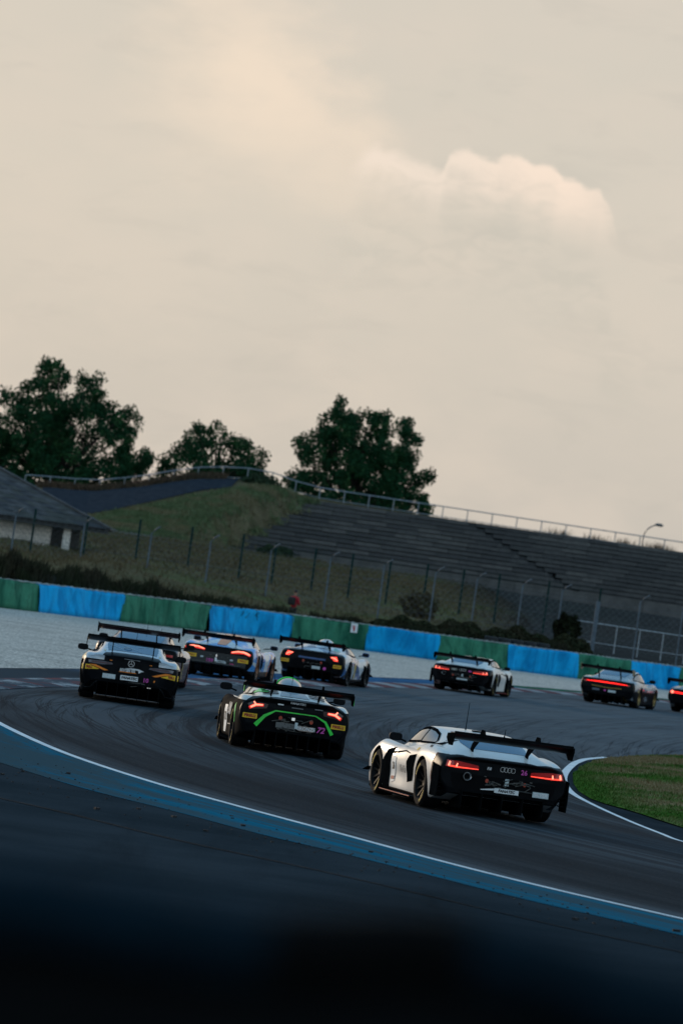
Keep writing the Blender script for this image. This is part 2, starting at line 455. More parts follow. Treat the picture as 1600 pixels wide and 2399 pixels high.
nrm = normals2(outer)          # points to the inside of the bend
k0 = 330                       # about where the kerb begins
s_out = arclen(outer)
i_end = int(np.argmin(np.linalg.norm(outer - np.array([-6.3, 109]), axis=1)))
wm = ground_mat("line_paint", white_paint, rough=.7, bump=.15)
line_a = outer[:i_end]
ribbon("outer_white_line", line_a - nrm[:i_end] * .07, line_a + nrm[:i_end] * .07, .010, wm)
ninn = normals2(inner)
near_apex = inner[(inner[:, 1] < 128)]
na = ninn[:len(near_apex)]
wid = (.062 + .035 * np.clip((near_apex[:, 1] - 96) / 6, 0, 1))[:, None]
ribbon("inner_white_line", near_apex - na * wid, near_apex + na * wid * .6, .010, wm)
# blue strip outside the near line
low_pts = [(10.5, 46.5), (7.2, 52.6), (4.1, 59.1), (2.5, 62.0), (.6, 66.3), (-.45, 68.4), (-1.55, 71.2), (-2.85, 74.2), (-4.25, 78.8), (-6.0, 85), (-8.0, 94), (-9.4, 102), (-10, 109)]
top_pts = [p for p in outer_pts if 50 < p[1] < 110 and p[0] < 12]
low = even(resample(low_pts, .4), 200); topl = even(resample(top_pts, .4), 200)
ribbon("blue_painted_strip", topl, low, .006, ground_mat("blue_road_paint", blue_paint, rough=.75), nv=10)
# exit kerb: a low ramp with painted blocks
kerb_line = outer[(outer[:, 1] > 108)]
kn = normals2(kerb_line)
kw = 1.0
def kz(x, y, t): return .012 + .05 * min(1, t * 2.2)
ribbon("exit_kerb", kerb_line, kerb_line - kn * kw, 0, ground_mat("kerb_paint", kerb_paint, rough=.7), nv=4, zf=kz)
ribbon("verge_strip", kerb_line - kn * kw, kerb_line - kn * (kw + 2.0), .014, ground_mat("verge_paint", verge_paint, rough=.8), nv=4)
g_near = kerb_line - kn * (kw + 1.9)
BAR = [(-34, 196), (-20, 218), (-13.3, 231), (-7.5, 243), (-1.4, 256.5), (4.9, 259), (11.8, 264), (17.2, 270), (30, 284), (60, 305)]
gp = [(-60, 80), (-16, 92), (-9.2, 106)] + [tuple(p) for p in g_near[::6]] + [(60, 303)] + BAR[::-1][1:] + [(-60, 150)]
sheet("gravel_trap", gp, .022, ground_mat("gravel_mix", gravel_mat, rough=.95, bump=.15, bscale=30))
# loose rubber crumbs on the run-off
cr = MB()
for i in range(760):
    t_ = rng.uniform(0, 1)
    j = int(rng.uniform(0, 199)); off = abs(rng.normal(0, 2.2)) + rng.uniform(-2.5, .2)
    p = low[j]; q = p + (low[j] - topl[j]) / np.linalg.norm(low[j] - topl[j]) * off
    s_ = rng.uniform(.005, .014) * (2.6 if i % 19 == 0 else 1)
    cr.box((q[0], q[1], .010 + s_ * .3), (s_ * rng.uniform(1, 2.6), s_ * rng.uniform(1, 2.5), s_ * .8), Matrix.Rotation(rng.uniform(0, 3), 3, 'Z'))
tag(cr.build("rubber_crumbs", mat("tyre_crumb", (.012, .012, .013), .9)), "black crumbs of tyre rubber scattered along the blue strip", "debris", kind='stuff')

# tyre skid marks on the run-off, thin sheets following the bend
sk = mat("skid_rubber", (.013, .018, .022), .95, spec=.02, vary=.6, vscale=.8)
for off, wd_ in ((3.9, .15),):
    a = low[20:150]; d = (low - topl)[20:150]; d = d / np.linalg.norm(d, axis=1)[:, None]
    c_ = a + d * (off + np.sin(np.linspace(0, 3, len(a)))[:, None] * .5)
    ribbon("skid_mark", c_ - d * wd_ / 2, c_ + d * wd_ / 2, .004 + off * .0004, sk)
# infield lawn
lawn_poly = [(60, 70), (20, 74), (9.5, 83), (6.6, 88.2), (6.05, 90.2), (5.8, 92), (5.6, 93.6), (5.4, 94.9), (5.12, 96.2), (4.92, 97.9), (4.85, 101), (4.93, 105), (5.15, 110.4), (5.5, 115.6), (5.95, 121), (6.6, 126.5), (8.0, 134.5), (11, 147), (17, 163.5), (60, 215)]
lp = np.array(lawn_poly)
def inside(P_, poly):
    x, y = P_[:, 0], P_[:, 1]; r_ = np.zeros(len(P_), bool); j = len(poly) - 1
    for i in range(len(poly)):
        xi, yi = poly[i]; xj, yj = poly[j]
        c_ = ((yi > y) != (yj > y)) & (x < (xj - xi) * (y - yi) / (yj - yi + 1e-12) + xi); r_ ^= c_; j = i
    return r_
# fine sheet whose inside swells a little above the asphalt
gx, gy = np.meshgrid(np.linspace(4.6, 24, 70), np.linspace(74, 170, 150))
pp = np.stack([gx.ravel(), gy.ravel()], 1)
def edge_dist(P_):
    d = np.full(len(P_), 1e9)
    for a, b in zip(lp, np.roll(lp, -1, 0)):
        ab = b - a; t = np.clip(((P_ - a) @ ab) / (ab @ ab), 0, 1); d = np.minimum(d, np.linalg.norm(P_ - a - t[:, None] * ab, axis=1))
    return d
def lawn_z(P_):
    d = edge_dist(P_); return .02 + .16 * (1 - np.exp(-d / 1.4)) + .03 * np.sin(P_[:, 0] * 1.7 + P_[:, 1] * .4)* (1 - np.exp(-d))
bm = bmesh.new()
f_ = bm.faces.new([bm.verts.new((x, y, 0)) for x, y in lawn_poly])
for y in np.arange(74, 214, 2.0):
    bmesh.ops.bisect_plane(bm, geom=bm.verts[:] + bm.edges[:] + bm.faces[:], plane_co=(0, y, 0), plane_no=(0, 1, 0))
for x in np.concatenate([np.arange(5, 10, .3), np.arange(10, 60, 2.5)]):
    bmesh.ops.bisect_plane(bm, geom=bm.verts[:] + bm.edges[:] + bm.faces[:], plane_co=(x, 0, 0), plane_no=(1, 0, 0))
zz = lawn_z(np.array([v.co[:2] for v in bm.verts]))
for v, z_ in zip(bm.verts, zz): v.co.z = z_
me = bpy.data.meshes.new("lawn"); bm.to_mesh(me); bm.free()
me.materials.append(ground_mat("lawn_soil", lawn_mat, rough=.95, bscale=14))
tag(link(bpy.data.objects.new("lawn", me)), kind='structure')
cand = np.stack([rng.uniform(4.8, 14, 150000), rng.uniform(84, 160, 150000)], 1)
cand = cand[inside(cand, lawn_poly)][:70000]
P3 = np.concatenate([cand, (lawn_z(cand) - .005)[:, None]], 1)
tag(blades("grass", P3, .055, .035, ground_mat("grass_blades", lawn_mat, rough=.9, bump=0), lean=.45), "short green grass with straw patches on the infield", "grass", kind='stuff')

# ------------------------------------------------------------------ hillside beyond the barrier
def interp(x, xs, ys): return np.interp(x, xs, ys)
def bar_y(x): return np.interp(x, [p[0] for p in BAR], [p[1] for p in BAR])
def ridge(x): return interp(x, [-140, -60, -30, -22.6, -18.7, -15.3, -11.5, -8, -5.4, -2.7, 1.9, 26, 60, 140], [5, 5.6, 6.2, 6.75, 7.0, 7.8, 8.95, 9.45, 9.4, 8.85, 8.72, 8.5, 8.2, 7])
def sm(t): t = np.clip(t, 0, 1); return t * t * (3 - 2 * t)
def terr(x, y):
    x = np.asarray(x, float); y = np.asarray(y, float)
    yb_ = bar_y(x)
    z0 = interp(y - yb_ + 258, [252, 262, 272, 285, 300, 330, 350, 400, 405], [-.1, .35, .8, 1.35, 2.15, 2.85, 3.2, 3.85, 3.95])
    dark_dip = sm((x - 10) / 4) * interp(y, [270, 285, 300, 395, 405], [0, .2, .5, .9, .1])
    z0 = z0 - dark_dip - sm((-11.5 - x) / 3) * interp(y, [258, 285, 300, 340, 370, 392], [0, .45, .85, .75, .3, 0])
    rz = ridge(x)
    start = interp(x, [-25, -14, -5, -2, 2], [402, 396, 398, 409, 411])
    t = np.clip((y - start) / (430 - start), 0, 1)
    left_ = z0 + (rz - z0) * (sm(t) * .55 + t * .45)
    right_ = z0 + (rz - .45 - z0) * np.clip((y - 411.3) / 19.2, 0, 1)
    k = sm((x + 3.5 + (430 - y) * .30) / 2.0)
    z = left_ * (1 - k) + right_ * k
    z = z + .10 * np.sin(x * .9 + y * .21) * np.sin(y * .33 + 1) * (y < 408)
    return np.where(y > 430, rz - (y - 430) * .02, z)
xs = np.concatenate([np.arange(-140, -28, 6), np.arange(-28, 32, .7), np.arange(32, 141, 6)])
ys = np.concatenate([np.arange(0, 40, 2.5), np.arange(40, 130, 6), np.arange(130, 180, .8), np.arange(180, 500, 20)])
v, f = [], []
for i, x in enumerate(xs):
    b0 = float(bar_y(x)) + 1.2
    yy = b0 + (ys / 180.0) * (437 - b0) if True else None
    zz = terr(np.full(len(yy), x), yy)
    v += list(zip([x] * len(yy), yy, zz))
n = len(ys)
for i in range(len(xs) - 1):
    f += [(i * n + k, (i + 1) * n + k, (i + 1) * n + k + 1, i * n + k + 1) for k in range(n - 1)]
def hill_mat(t, pos, uv):
    a = t.noise(pos, .09, 4.0, .6, .5); b_ = t.noise(pos, .8, 5.0, .75, .3); c0 = t.noise(t.scale(pos, (.12, .35, .35)), 1.0, 4.0, .6)
    sp = t.n('ShaderNodeSeparateXYZ'); t.link(pos, sp.inputs[0])
    green = t.mix(t.smooth(b_, .3, .7), (.066, .080, .036), (.130, .140, .066))
    dry = t.mix(t.smooth(b_, .3, .7), (.088, .072, .042), (.150, .120, .070))
    soil = t.mix(t.smooth(b_, .3, .7), (.024, .025, .028), (.046, .046, .048))
    c = t.mix(t.smooth(t.math('ADD', t.math('MULTIPLY', a, .5), t.math('MULTIPLY', c0, .5)), .37, .52), green, dry)
    right_ = t.smooth(t.math('ADD', sp.outputs[0], t.math('MULTIPLY', a, 6.0)), 9.0, 15.0)
    return t.mix(t.math('MULTIPLY', right_, .9), c, soil)
tag(mesh_obj("hillside", v, f, ground_mat("hill_ground", hill_mat, rough=.95, bump=.5, bscale=3), smooth=True), kind='structure')
# plateau behind the ridge so that the trees stand on ground
sheet("plateau", [(-140, 436), (140, 436), (400, 900), (-400, 900)], 6.4, MATS["dry_earth"])

# hillside grass (uncountable)
n = 66000
px_ = rng.uniform(-24, 20, n); py_ = bar_y(px_) + 8 + rng.uniform(0, 1, n) ** .8 * 168
keep = (py_ < 429) & ~((py_ > 408) & (px_ > -3.0 - (430 - py_) * .28)) & ~((px_ > 11) & (rng.uniform(size=n) < .97))
px_, py_ = px_[keep], py_[keep]
P3 = np.stack([px_, py_, terr(px_, py_) - .03], 1)
tag(blades("hillside_grass", P3, .24, .085, ground_mat("hill_grass", hill_mat, rough=.95, bump=0), lean=.5), "rough unmown grass over the hillside below the terrace", "grass", kind='stuff')
# the mown green dome by the ramp
def dome_mat(t, pos, uv):
    b_ = t.noise(pos, 1.2, 5.0, .75, .3); a = t.noise(pos, .35, 3.0, .6)
    c = t.mix(t.smooth(b_, .3, .7), (.080, .120, .055), (.155, .195, .098))
    return t.mix(t.math('MULTIPLY', t.smooth(a, .44, .62), .8), c, (.21, .17, .10))
n = 48000
px_ = rng.uniform(-18.5, -3.0, n); py_ = rng.uniform(398, 429.5, n)
zt = terr(px_, py_)
keep = (zt > 4.1) & (px_ < -3.0 - (429 - py_) * .30 + rng.normal(0, .5, n)) & (zt < 5.1 + (px_ + 17.5) * .37 + rng.normal(0, .12, n))
P3 = np.stack([px_[keep], py_[keep], zt[keep] - .03], 1)
tag(blades("dome_grass", P3, .26, .10, ground_mat("dome_grass_blades", dome_mat, rough=.95, bump=0), lean=.45), "green grass covering the rounded bank beside the ramp", "grass", kind='stuff')
# ramp of dark asphalt up to the ridge
def y_at(x, z):
    lo, hi = 396.0, 430.0
    for _ in range(30):
        m_ = (lo + hi) / 2
        if float(terr(x, m_)) < z: lo = m_
        else: hi = m_
    return lo
up = [(-22.5, 6.72), (-19.6, 6.95), (-17.2, 7.33), (-15.1, 7.83), (-12.8, 8.5), (-10.5, 9.08), (-8.0, 9.38)]
dn = [(-21.5, 4.5), (-18.6, 4.9), (-16.6, 5.6), (-14.6, 6.4), (-12.6, 7.2), (-10.4, 8.1), (-8.4, 8.6)]
ua = even(np.array(up), 30); da = even(np.array(dn), 30)
rv, rf = [], []
for (a, b) in zip(ua, da):
    for t_ in np.linspace(0, 1, 8):
        x = a[0] * (1 - t_) + b[0] * t_; z = a[1] * (1 - t_) + b[1] * t_
        y = y_at(x, z); rv.append((x, y - .10, float(terr(x, y)) + .05))
rf = [(i * 8 + k, (i + 1) * 8 + k, (i + 1) * 8 + k + 1, i * 8 + k + 1) for i in range(29) for k in range(7)]
tag(mesh_obj("ramp_path", rv, rf, ground_mat("ramp_asphalt", lambda t, p, u: t.mix(t.smooth(t.noise(p, 2.0, 4.0), .3, .7), (.026, .032, .042), (.040, .047, .058)), bump=.1)), kind='structure')
# level footpath at the foot of the hill
fp = [(-20, 3.05), (-17.8, 3.25), (-13.8, 3.52), (-8.7, 3.9), (-3, 4.05)]
pa = even(np.array(fp), 24); rv = []
for x, z in pa:
    y = 392.0
    for dz_ in (0, .16, .38):
        rv.append((x, 397 + dz_ * 9, float(terr(x, 397 + dz_ * 9)) + .06))
tag(mesh_obj("footpath", rv, [(i * 3 + k, (i + 1) * 3 + k, (i + 1) * 3 + k + 1, i * 3 + k + 1) for i in range(23) for k in range(2)],
             ground_mat("path_gravel", lambda t, p, u: t.mix(t.smooth(t.noise(p, 2.0, 4.0), .3, .7), (.10, .10, .10), (.18, .175, .165)))), kind='structure')

# ------------------------------------------------------------------ concrete terrace of long blocks
conc = [mat("terrace_concrete_%s" % n_, c_, .9, vary=.30, vscale=1.1, bump=.3, bscale=6) for n_, c_ in (("grey", (.080, .079, .078)), ("pale", (.108, .104, .100)), ("dark", (.062, .062, .063)))]
terrace = tag(empty("terrace", (8, 411, 3.9)), "long flight of weathered grey concrete terrace steps below the railing", "terrace")
def add_child(o, parent):
    o.parent = parent; o.matrix_parent_inverse = Matrix.Translation(-parent.location) if parent.rotation_euler.z == 0 else parent.matrix_basis.inverted()
    return o
ROWS = 14
for i in range(ROWS):
    y = 411.2 + i * 1.42; z = 4.12 + i * .335
    x = -8.9 + i * .42 + rng.uniform(-.9, .9); gap = 17.9 - i / 13 * 8.3
    done_gap = False
    while x < 29:
        L = rng.uniform(1.5, 2.5)
        if not done_gap and x + L > gap:
            L = max(.25, gap - x); done_gap = True; step_gap = .62
        else: step_gap = .022
        b = MB().box((0, 0, 0), (L, 1.40, .268 + rng.uniform(-.012, .016)))
        o = b.build("block", conc[int(rng.choice([0, 0, 0, 1, 2, 2]))], None)
        o.location = (x + L / 2 - 8, y - 411 + rng.normal(0, .02), z - 3.9 + rng.normal(0, .004))
        o.parent = terrace
        x += L + step_gap
    g_ = MB().box((0, 0, 0), (.56, .7, .22)).build('aisle_step', conc[2]); g_.location = (17.9 - i / 13 * 8.3 + .3 - 8, y + .35 - 411, z - 3.9 - .05); g_.parent = terrace
wall_low = tag(empty("low_wall", (6, 409.6, 3.6)), "low pale concrete kerb wall along the foot of the terrace", "wall")
x = -2.5
while x < 29:
    L = rng.uniform(2.6, 3.6)
    o = MB().box((x + L / 2 - 6, 0, float(terr(x, 409)) * 0 + .42), (L - .04, .5, 1.0)).build("panel", conc[1])
    o.parent = wall_low; x += L

# grass and weeds creeping over the broken end of the terrace
n = 5200; ri = rng.uniform(0, 13, n)
x = -9.4 + ri * .42 + np.abs(rng.normal(0, .75, n)) + .7 * np.sin(ri * 2.1); y = 411.2 + ri * 1.42 - .75
P_ = np.stack([x, y, 4.18 + ri * .335 + rng.uniform(-.10, .16, n)], 1)
tag(blades("creeping_weeds", P_, .34, .12, MATS["dome_grass_blades"], lean=.5), "grass and weeds creeping over the broken end of the terrace", "weeds", kind='stuff')

mid_wall = tag(empty("low_wall", (-.5, 352, 3.0)), "short grey concrete wall half sunk in the grass behind the two fences", "wall")
for q in range(4):
    o = MB().box((-2.7 + q * 1.9, 0, .05), (1.86, .3, .62)).build("panel", conc[1]); o.parent = mid_wall

# ------------------------------------------------------------------ railing along the ridge
galv = mat("galvanised_steel", (.26, .30, .33), .45, metal=.3, vary=.2)
def railing(name, pts, hz, n_mid, spacing, r, m, label, cat, group=None, lean=0):
    a = even(resample(pts, .5), int(arclen(np.array(pts))[-1] / spacing) + 1)
    root = tag(empty(name, tuple(a[0])), label, cat, group)
    o0 = Vector(a[0])
    for p in a:
        q = Vector(p) - o0
        MB().tube([q + Vector((0, 0, -.3)), q + Vector((0, 0, hz))], r, 6).build("post", m, root)
    MB().tube([Vector(p) - o0 + Vector((0, 0, hz)) for p in a], r * 1.1, 6).build("top_rail", m, root)
    for k in range(n_mid):
        MB().tube([Vector(p) - o0 + Vector((0, 0, hz * (k + 1) / (n_mid + 1) if n_mid > 1 else hz * .12)) for p in a], r * .7, 6).build("mid_rail", m, root)
    return root
rp = [(x, 430.2, float(ridge(x)) - .02) for x in (-24, -21, -18.7, -15.3, -11.5, -8, -5.4, -2.7, 1.9, 8, 14, 20, 26, 32)]
railing("guard_rail", rp, .88, 1, 1.86, .042, galv, "grey steel guard railing along the top of the hill", "railing")
pale = mat("pale_paint_steel", (.36, .40, .43), .5, vary=.2)
railing("hand_railing", [(12.3, 288, 1.55), (15, 290, 1.52), (18, 292, 1.5), (22, 295, 1.5)], 1.12, 1, 1.35, .03, pale, "pale tubular handrail on dark soil beside the end of the hedge", "railing")

# ------------------------------------------------------------------ two fences
wire = mat("fence_wire", (.10, .11, .12), .5, metal=.4)
def net(name, P0, hb, ht, m, root, o0, cell=.22, r=.006):
    """diamond wire netting between posts as real wires."""
    mb = MB(); a = np.array(P0); L = arclen(a[:, :2])[-1]; s_ = arclen(a[:, :2])
    def at_(s, z):
        return Vector((np.interp(s, s_, a[:, 0]), np.interp(s, s_, a[:, 1]), np.interp(s, s_, a[:, 2]) + z)) - o0
    for d in (1, -1):
        s = -ht
        while s < L + ht:
            s0, s1 = s, s + d * (ht - hb)
            z0, z1 = hb, ht
            lo, hi = min(s0, s1), max(s0, s1)
            if lo >= 0 and hi <= L:
                mb.tube([at_(s0, z0), at_(s1, z1)], r, 3, cap=False)
            s += cell
    o = mb.build(name, m, root); o["kind"] = 'stuff'
    return o
gx_ = [-19.5, -16.1, -12.63, -9.25, -6.26, -3.2, -.2, 2.5, 5.1, 7.2, 9.5, 11.5, 13.35, 15.44, 17.6, 19.9, 22.2]
fy = lambda x: 285 + 0 * x
catch = tag(empty("catch_fence", (0, 285, 1.3)), "grey catch fence with bent post tops behind the hedge", "fence")
post_m = mat("fence_post_steel", (.115, .145, .175), .6, vary=.25, spec=.2)
o0 = Vector((0, 285, 1.3)); fpts = []
for i, x in enumerate(gx_):
    g = float(terr(x, 285)); topz = 4.02
    p = Vector((x, 285, g - .3)) - o0
    th = .044 if abs(x - 13.35) > .1 else .12
    q = Vector((x, 285, topz)) - o0
    MB().tube([p, q, q + Vector((.18, -.15, .22)), q + Vector((.38, -.30, .38))] if th < .1 else [p, q + Vector((0, 0, -.25))], th, 6).build("post", post_m, catch)
    fpts.append((x, 285, g))
for hz in (.5, 1.35, 2.25):
    MB().tube([Vector((x, 285, 1.45 + hz)) - o0 for x in gx_], .008, 4).build("tension_wire", wire, catch)
net("netting", [(x, 285, 1.4) for x in gx_], .05, 2.55, wire, catch, o0, cell=.34)
green_steel = mat("green_steel", (.006, .030, .028), .7, vary=.2, spec=.15)
gf = tag(empty("mesh_fence", (0, 300, 2.0)), "dark green mesh fence with straight posts on the slope behind the catch fence", "fence")
o0 = Vector((0, 300, 2.0))
gxs = [-21.5, -18.7, -15.95, -13.15, -10.4, -7.63, -4.9, -3.14, -1.03, .94, 2.95, 4.91, 6.84, 8.73, 11.36, 14.1]
for x in gxs:
    g = float(terr(x, 300)); zt_ = 4.72 if -11 < x < -3.5 else 4.5
    MB().box((x, 0, (g - .3 + zt_) / 2 - 2.0), (.12, .07, zt_ - g + .3)).build("post", green_steel, gf)
for i in range(len(gxs) - 1):
    xa, xb = gxs[i], gxs[i + 1]; mb = MB()
    for z in np.arange(2.5, 4.5, .22): mb.box(((xa + xb) / 2, 0, z - 2.0), (xb - xa - .1, .010, .010))
    for x in np.arange(xa + .15, xb - .1, .15): mb.box((x, .012, 3.45 - 2.0), (.007, .007, 1.95))
    mb.build("mesh_panel", green_steel, gf)

# ------------------------------------------------------------------ blue and green covered tyre barrier
def cover_mat(name, c0, c1, stain):
    def fn(t, pos, uv):
        a = t.noise(t.scale(pos, (1.6, 1.6, .5)), 1.0, 5.0, .65, .6); b_ = t.noise(pos, 5.0, 4.0, .7)
        sp = t.n('ShaderNodeSeparateXYZ'); t.link(pos, sp.inputs[0])
        c = t.mix(t.smooth(a, .3, .7), c0, c1)  # light and dark mottling painted in to strengthen the wrinkle shading
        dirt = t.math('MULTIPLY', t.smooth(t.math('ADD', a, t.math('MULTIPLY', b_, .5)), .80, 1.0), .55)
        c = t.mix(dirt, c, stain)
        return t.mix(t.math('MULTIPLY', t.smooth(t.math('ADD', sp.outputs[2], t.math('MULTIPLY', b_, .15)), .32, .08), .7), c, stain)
    return ground_mat(name, fn, rough=.7, bump=.9, bscale=2.2, spec=.06)
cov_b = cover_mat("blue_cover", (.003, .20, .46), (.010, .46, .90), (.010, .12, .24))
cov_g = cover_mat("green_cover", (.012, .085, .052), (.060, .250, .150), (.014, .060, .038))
barrier = tag(empty("tyre_barrier", (0, 257, 0)), "long tyre barrier under alternating blue and green covers behind the gravel", "barrier")
bx = [-24, -20, -16.4, -11.8, -8.6, -5.03, -1.49, 1.92, 5.18, 8.5, 11.8, 14.4, 17.0, 20.2, 24]
bl = resample(BAR, .05); bl_s = arclen(bl)
edge_m = mat("cover_hem", (.30, .32, .31), .8, vary=.5, vscale=3)
for i in range(len(bx) - 1):
    xa, xb = bx[i], bx[i + 1]
    seg = even(bl[(bl[:, 0] >= xa - .04) & (bl[:, 0] <= xb + .04)], 46)
    nn = normals2(seg)                          # front side, towards the track
    ph = rng.uniform(0, 20, 6); rows = []
    prof = [(0.02, 0.0)] + [(z, 0) for z in np.linspace(.1, 1.12, 12)] + [(1.18, -.06), (1.20, -.25), (1.19, -.7), (.0, -.75)]
    for j, (z, d) in enumerate(prof):
        for k in range(len(seg)):
            s = k * .075
            fold = .075 * math.sin(s * 5.1 + ph[0] + z * 1.3) * math.sin(s * 1.7 + ph[1]) + .05 * math.sin(s * 11 + ph[2] - z * 3) + .08 * math.sin(s * .9 + ph[3] + z * 2.2)
            fold *= (1 - z * .35) if d > -.1 else 0
            sag = .025 * math.sin(s * 2.2 + ph[4]) * (z > 1.0) if d > -.5 else 0
            edge = min(k, len(seg) - 1 - k); tuck = -.02 * max(0, 1 - edge / 2)
            p = seg[k] + nn[k] * (d + fold + tuck + .05 * (1 - z) * (d > -.1))
            rows.append((p[0], p[1] - 257, z + sag))
    m_ = len(seg)
    fs = [(j * m_ + k, j * m_ + k + 1, (j + 1) * m_ + k + 1, (j + 1) * m_ + k) for j in range(len(prof) - 1) for k in range(m_ - 1)]
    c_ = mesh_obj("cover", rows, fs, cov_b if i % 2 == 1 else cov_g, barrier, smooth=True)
    c_["label"] = "blue tarpaulin cover" if i % 2 == 1 else "green tarpaulin cover"
    hem = MB(); pts_ = [Vector((p[0] + q[0] * -.12, p[1] + q[1] * -.12 - 257, 1.205 + .015 * math.sin(k * 1.9))) for k, (p, q) in enumerate(zip(seg, nn))]
    hem.tube(pts_, [.018 + .018 * abs(math.sin(k * .7 + ph[5])) for k in range(m_)], 5); hem.build("hem", edge_m, barrier)
tyre_m = mat("worn_tyre", (.016, .017, .019), .85, vary=.3)
for k in range(5):
    x = 7.6 + k * .62
    y = float(bar_y(x)) + .45
    t_ = MB().lathe_x([(-.11, .19), (-.12, .25), (-.10, .31), (0, .325), (.10, .31), (.12, .25), (.11, .19), (-.11, .19)], 18)
    o = t_.build("loose_tyre", tyre_m, None, True)
    o.rotation_euler = (0, R(90), rng.uniform(0, 2)); o.location = (x, y, 1.32)
    tag(o, ("first old black tyre from the fire sign end", "second old black tyre from the fire sign end", "old black tyre in the middle of the five on the barrier", "second old black tyre from the round bush end", "first old black tyre from the round bush end")[k], "tyre", "loose tyres on the barrier top")
# fire extinguisher sign on a green cover
sx = 1.30; sy = float(bar_y(sx)) - .16
sg = tag(empty("fire_sign", (sx, sy, .98)), "small white sign with red extinguisher symbol on the green cover", "sign")
MB().box((0, 0, 0), (.30, .02, .42)).build("plate", mat("sign_white", (.72, .73, .74), .5), sg)
red_s = mat("sign_red", (.45, .02, .03), .5)
sym = MB().box((.0, -.014, -.045), (.085, .006, .20)).box((.0, -.014, .075), (.05, .006, .03)).box((-.045, -.014, .10), (.09, .006, .022)).box((.055, -.014, .085), (.05, .006, .02))
sym.add([(-.085, -.0165, .09), (-.062, -.0165, .09), (-.062, -.0165, -.02), (-.085, -.0165, -.02)], [(0, 1, 2, 3)])
sym.build("symbol", red_s, sg)

# ------------------------------------------------------------------ hedges and weeds behind the barrier (a mass nobody could count)
def scrub(name, xs_, hs_, n, m, size, dep, label, base=.25, tall=False):
    x = rng.uniform(xs_[0], xs_[-1], n)
    h = np.interp(x, xs_, hs_) * (1 + .08 * np.sin(x * 2.3) + .06 * np.sin(x * 5.7 + 1))
    d = rng.uniform(0, 1, n)
    y = bar_y(x) + 1.3 + d * dep
    prof = np.sqrt(np.clip(1 - (2 * d - .9) ** 2 * .75, .05, 1))
    zt_ = base + (h - base) * prof
    z = zt_ - np.abs(rng.normal(0, .16, n)) * (1 + rng.uniform(0, 1, n) * 2.5)
    P_ = np.stack([x, y, np.maximum(z, .1)], 1)
    if tall:
        return tag(blades(name, P_ - np.array([0, 0, .25]), .48, .10, m, lean=.22), label, "bushes", kind='stuff')
    return tag(leaves(name, P_, size, m), label, "bushes", kind='stuff')
def scrub_core(name, xs_, hs_, dep, m):
    X_ = np.linspace(xs_[0], xs_[-1], 90); D = np.linspace(0, 1, 9); v, f = [], []
    for i, x in enumerate(X_):
        h = np.interp(x, xs_, hs_) * .90
        for d in D:
            pr = math.sqrt(max(0, 1 - (2 * d - .9) ** 2 * .75)) if 0 < d < 1 else 0
            v.append((x + rng.normal(0, .05), float(bar_y(x)) + 1.35 + d * dep, max(0, .1 + (h - .2) * pr * rng.uniform(.86, 1))))
    f = [(i * 9 + k, (i + 1) * 9 + k, (i + 1) * 9 + k + 1, i * 9 + k + 1) for i in range(89) for k in range(8)]
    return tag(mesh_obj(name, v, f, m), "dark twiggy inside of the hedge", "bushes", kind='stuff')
def weed(c0, c1, c2):
    return lambda t, p, u: t.mix(t.smooth(t.noise(p, .5, 3.0, .6, .5), .42, .6), t.mix(t.smooth(t.noise(p, 6.0, 3.0, .7), .3, .7), c0, c1), c2)
brown_w = ground_mat("brown_weeds", weed((.022, .022, .015), (.056, .049, .032), (.030, .036, .020)), rough=.95, bump=0)
olive_w = ground_mat("olive_hedge", weed((.018, .024, .014), (.050, .054, .028), (.042, .038, .024)), rough=.95, bump=0)
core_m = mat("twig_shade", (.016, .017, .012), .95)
lx, lh = [-24, -14.3, -11.6, -8.7, -6.2, -4.0, -1.3], [2.3, 2.15, 1.98, 1.78, 1.50, 1.34, 1.22]
rx, rh = [1.2, 2.6, 4.2, 5.6, 8.0, 10.6, 11.7, 12.3, 12.75, 13.1], [1.3, 1.55, 1.7, 1.8, 1.85, 1.85, 1.8, 1.65, 1.35, .7]
scrub_core("weed_thicket", lx, lh, 3.4, core_m)
scrub("weed_thicket", lx, lh, 26000, brown_w, .2, 3.6, "tall brown weeds standing behind the barrier", tall=True)
scrub_core("bramble_hedge", rx, rh, 4.4, core_m)
scrub("bramble_hedge", rx, rh, 30000, olive_w, .17, 4.6, "olive bramble hedge behind the barrier beside the handrail")
# ragged dark fringe right behind the covers
n = 9000; x = rng.uniform(-6, 13, n); x = x[(x < -2.35) | (x > -.75)]; n = len(x)
P_ = np.stack([x, bar_y(x) + 1.0 + rng.uniform(0, .8, n), .75 + .25 * np.sin(x * 1.9) * np.sin(x * .7) + rng.uniform(0, .38, n)], 1)
tag(blades("weed_fringe", P_, .32, .09, brown_w, lean=.3), "low ragged weeds peeping over the barrier top", "weeds", kind='stuff')
def bush(name, loc, rx_, rz_, n, m, size, label):
    root = tag(empty(name, loc), label, "bush")
    P_ = rng.normal(size=(n, 3)); P_ /= np.linalg.norm(P_, axis=1)[:, None]; P_ *= rng.uniform(.35, 1, (n, 1)) ** .5
    P_ *= np.array([rx_, rx_, rz_]) * (1 + .12 * np.sin(P_[:, :1] * 7 + P_[:, 2:] * 5)); P_[:, 2] += rz_
    leaves("foliage", P_, size, m, root)
    MB().tube([(0, 0, -.3), (.05, 0, rz_)], [.06, .03], 6).build("stem", mat("bark", (.035, .028, .022), .9), root)
    return root
bush("round_bush", (11.4, 271.5, 1.15), .66, .92, 2600, ground_mat("dark_bush", weed((.010, .016, .009), (.030, .036, .018), (.018, .020, .012)), bump=0), .16, "dark rounded bush rising above the end of the hedge")
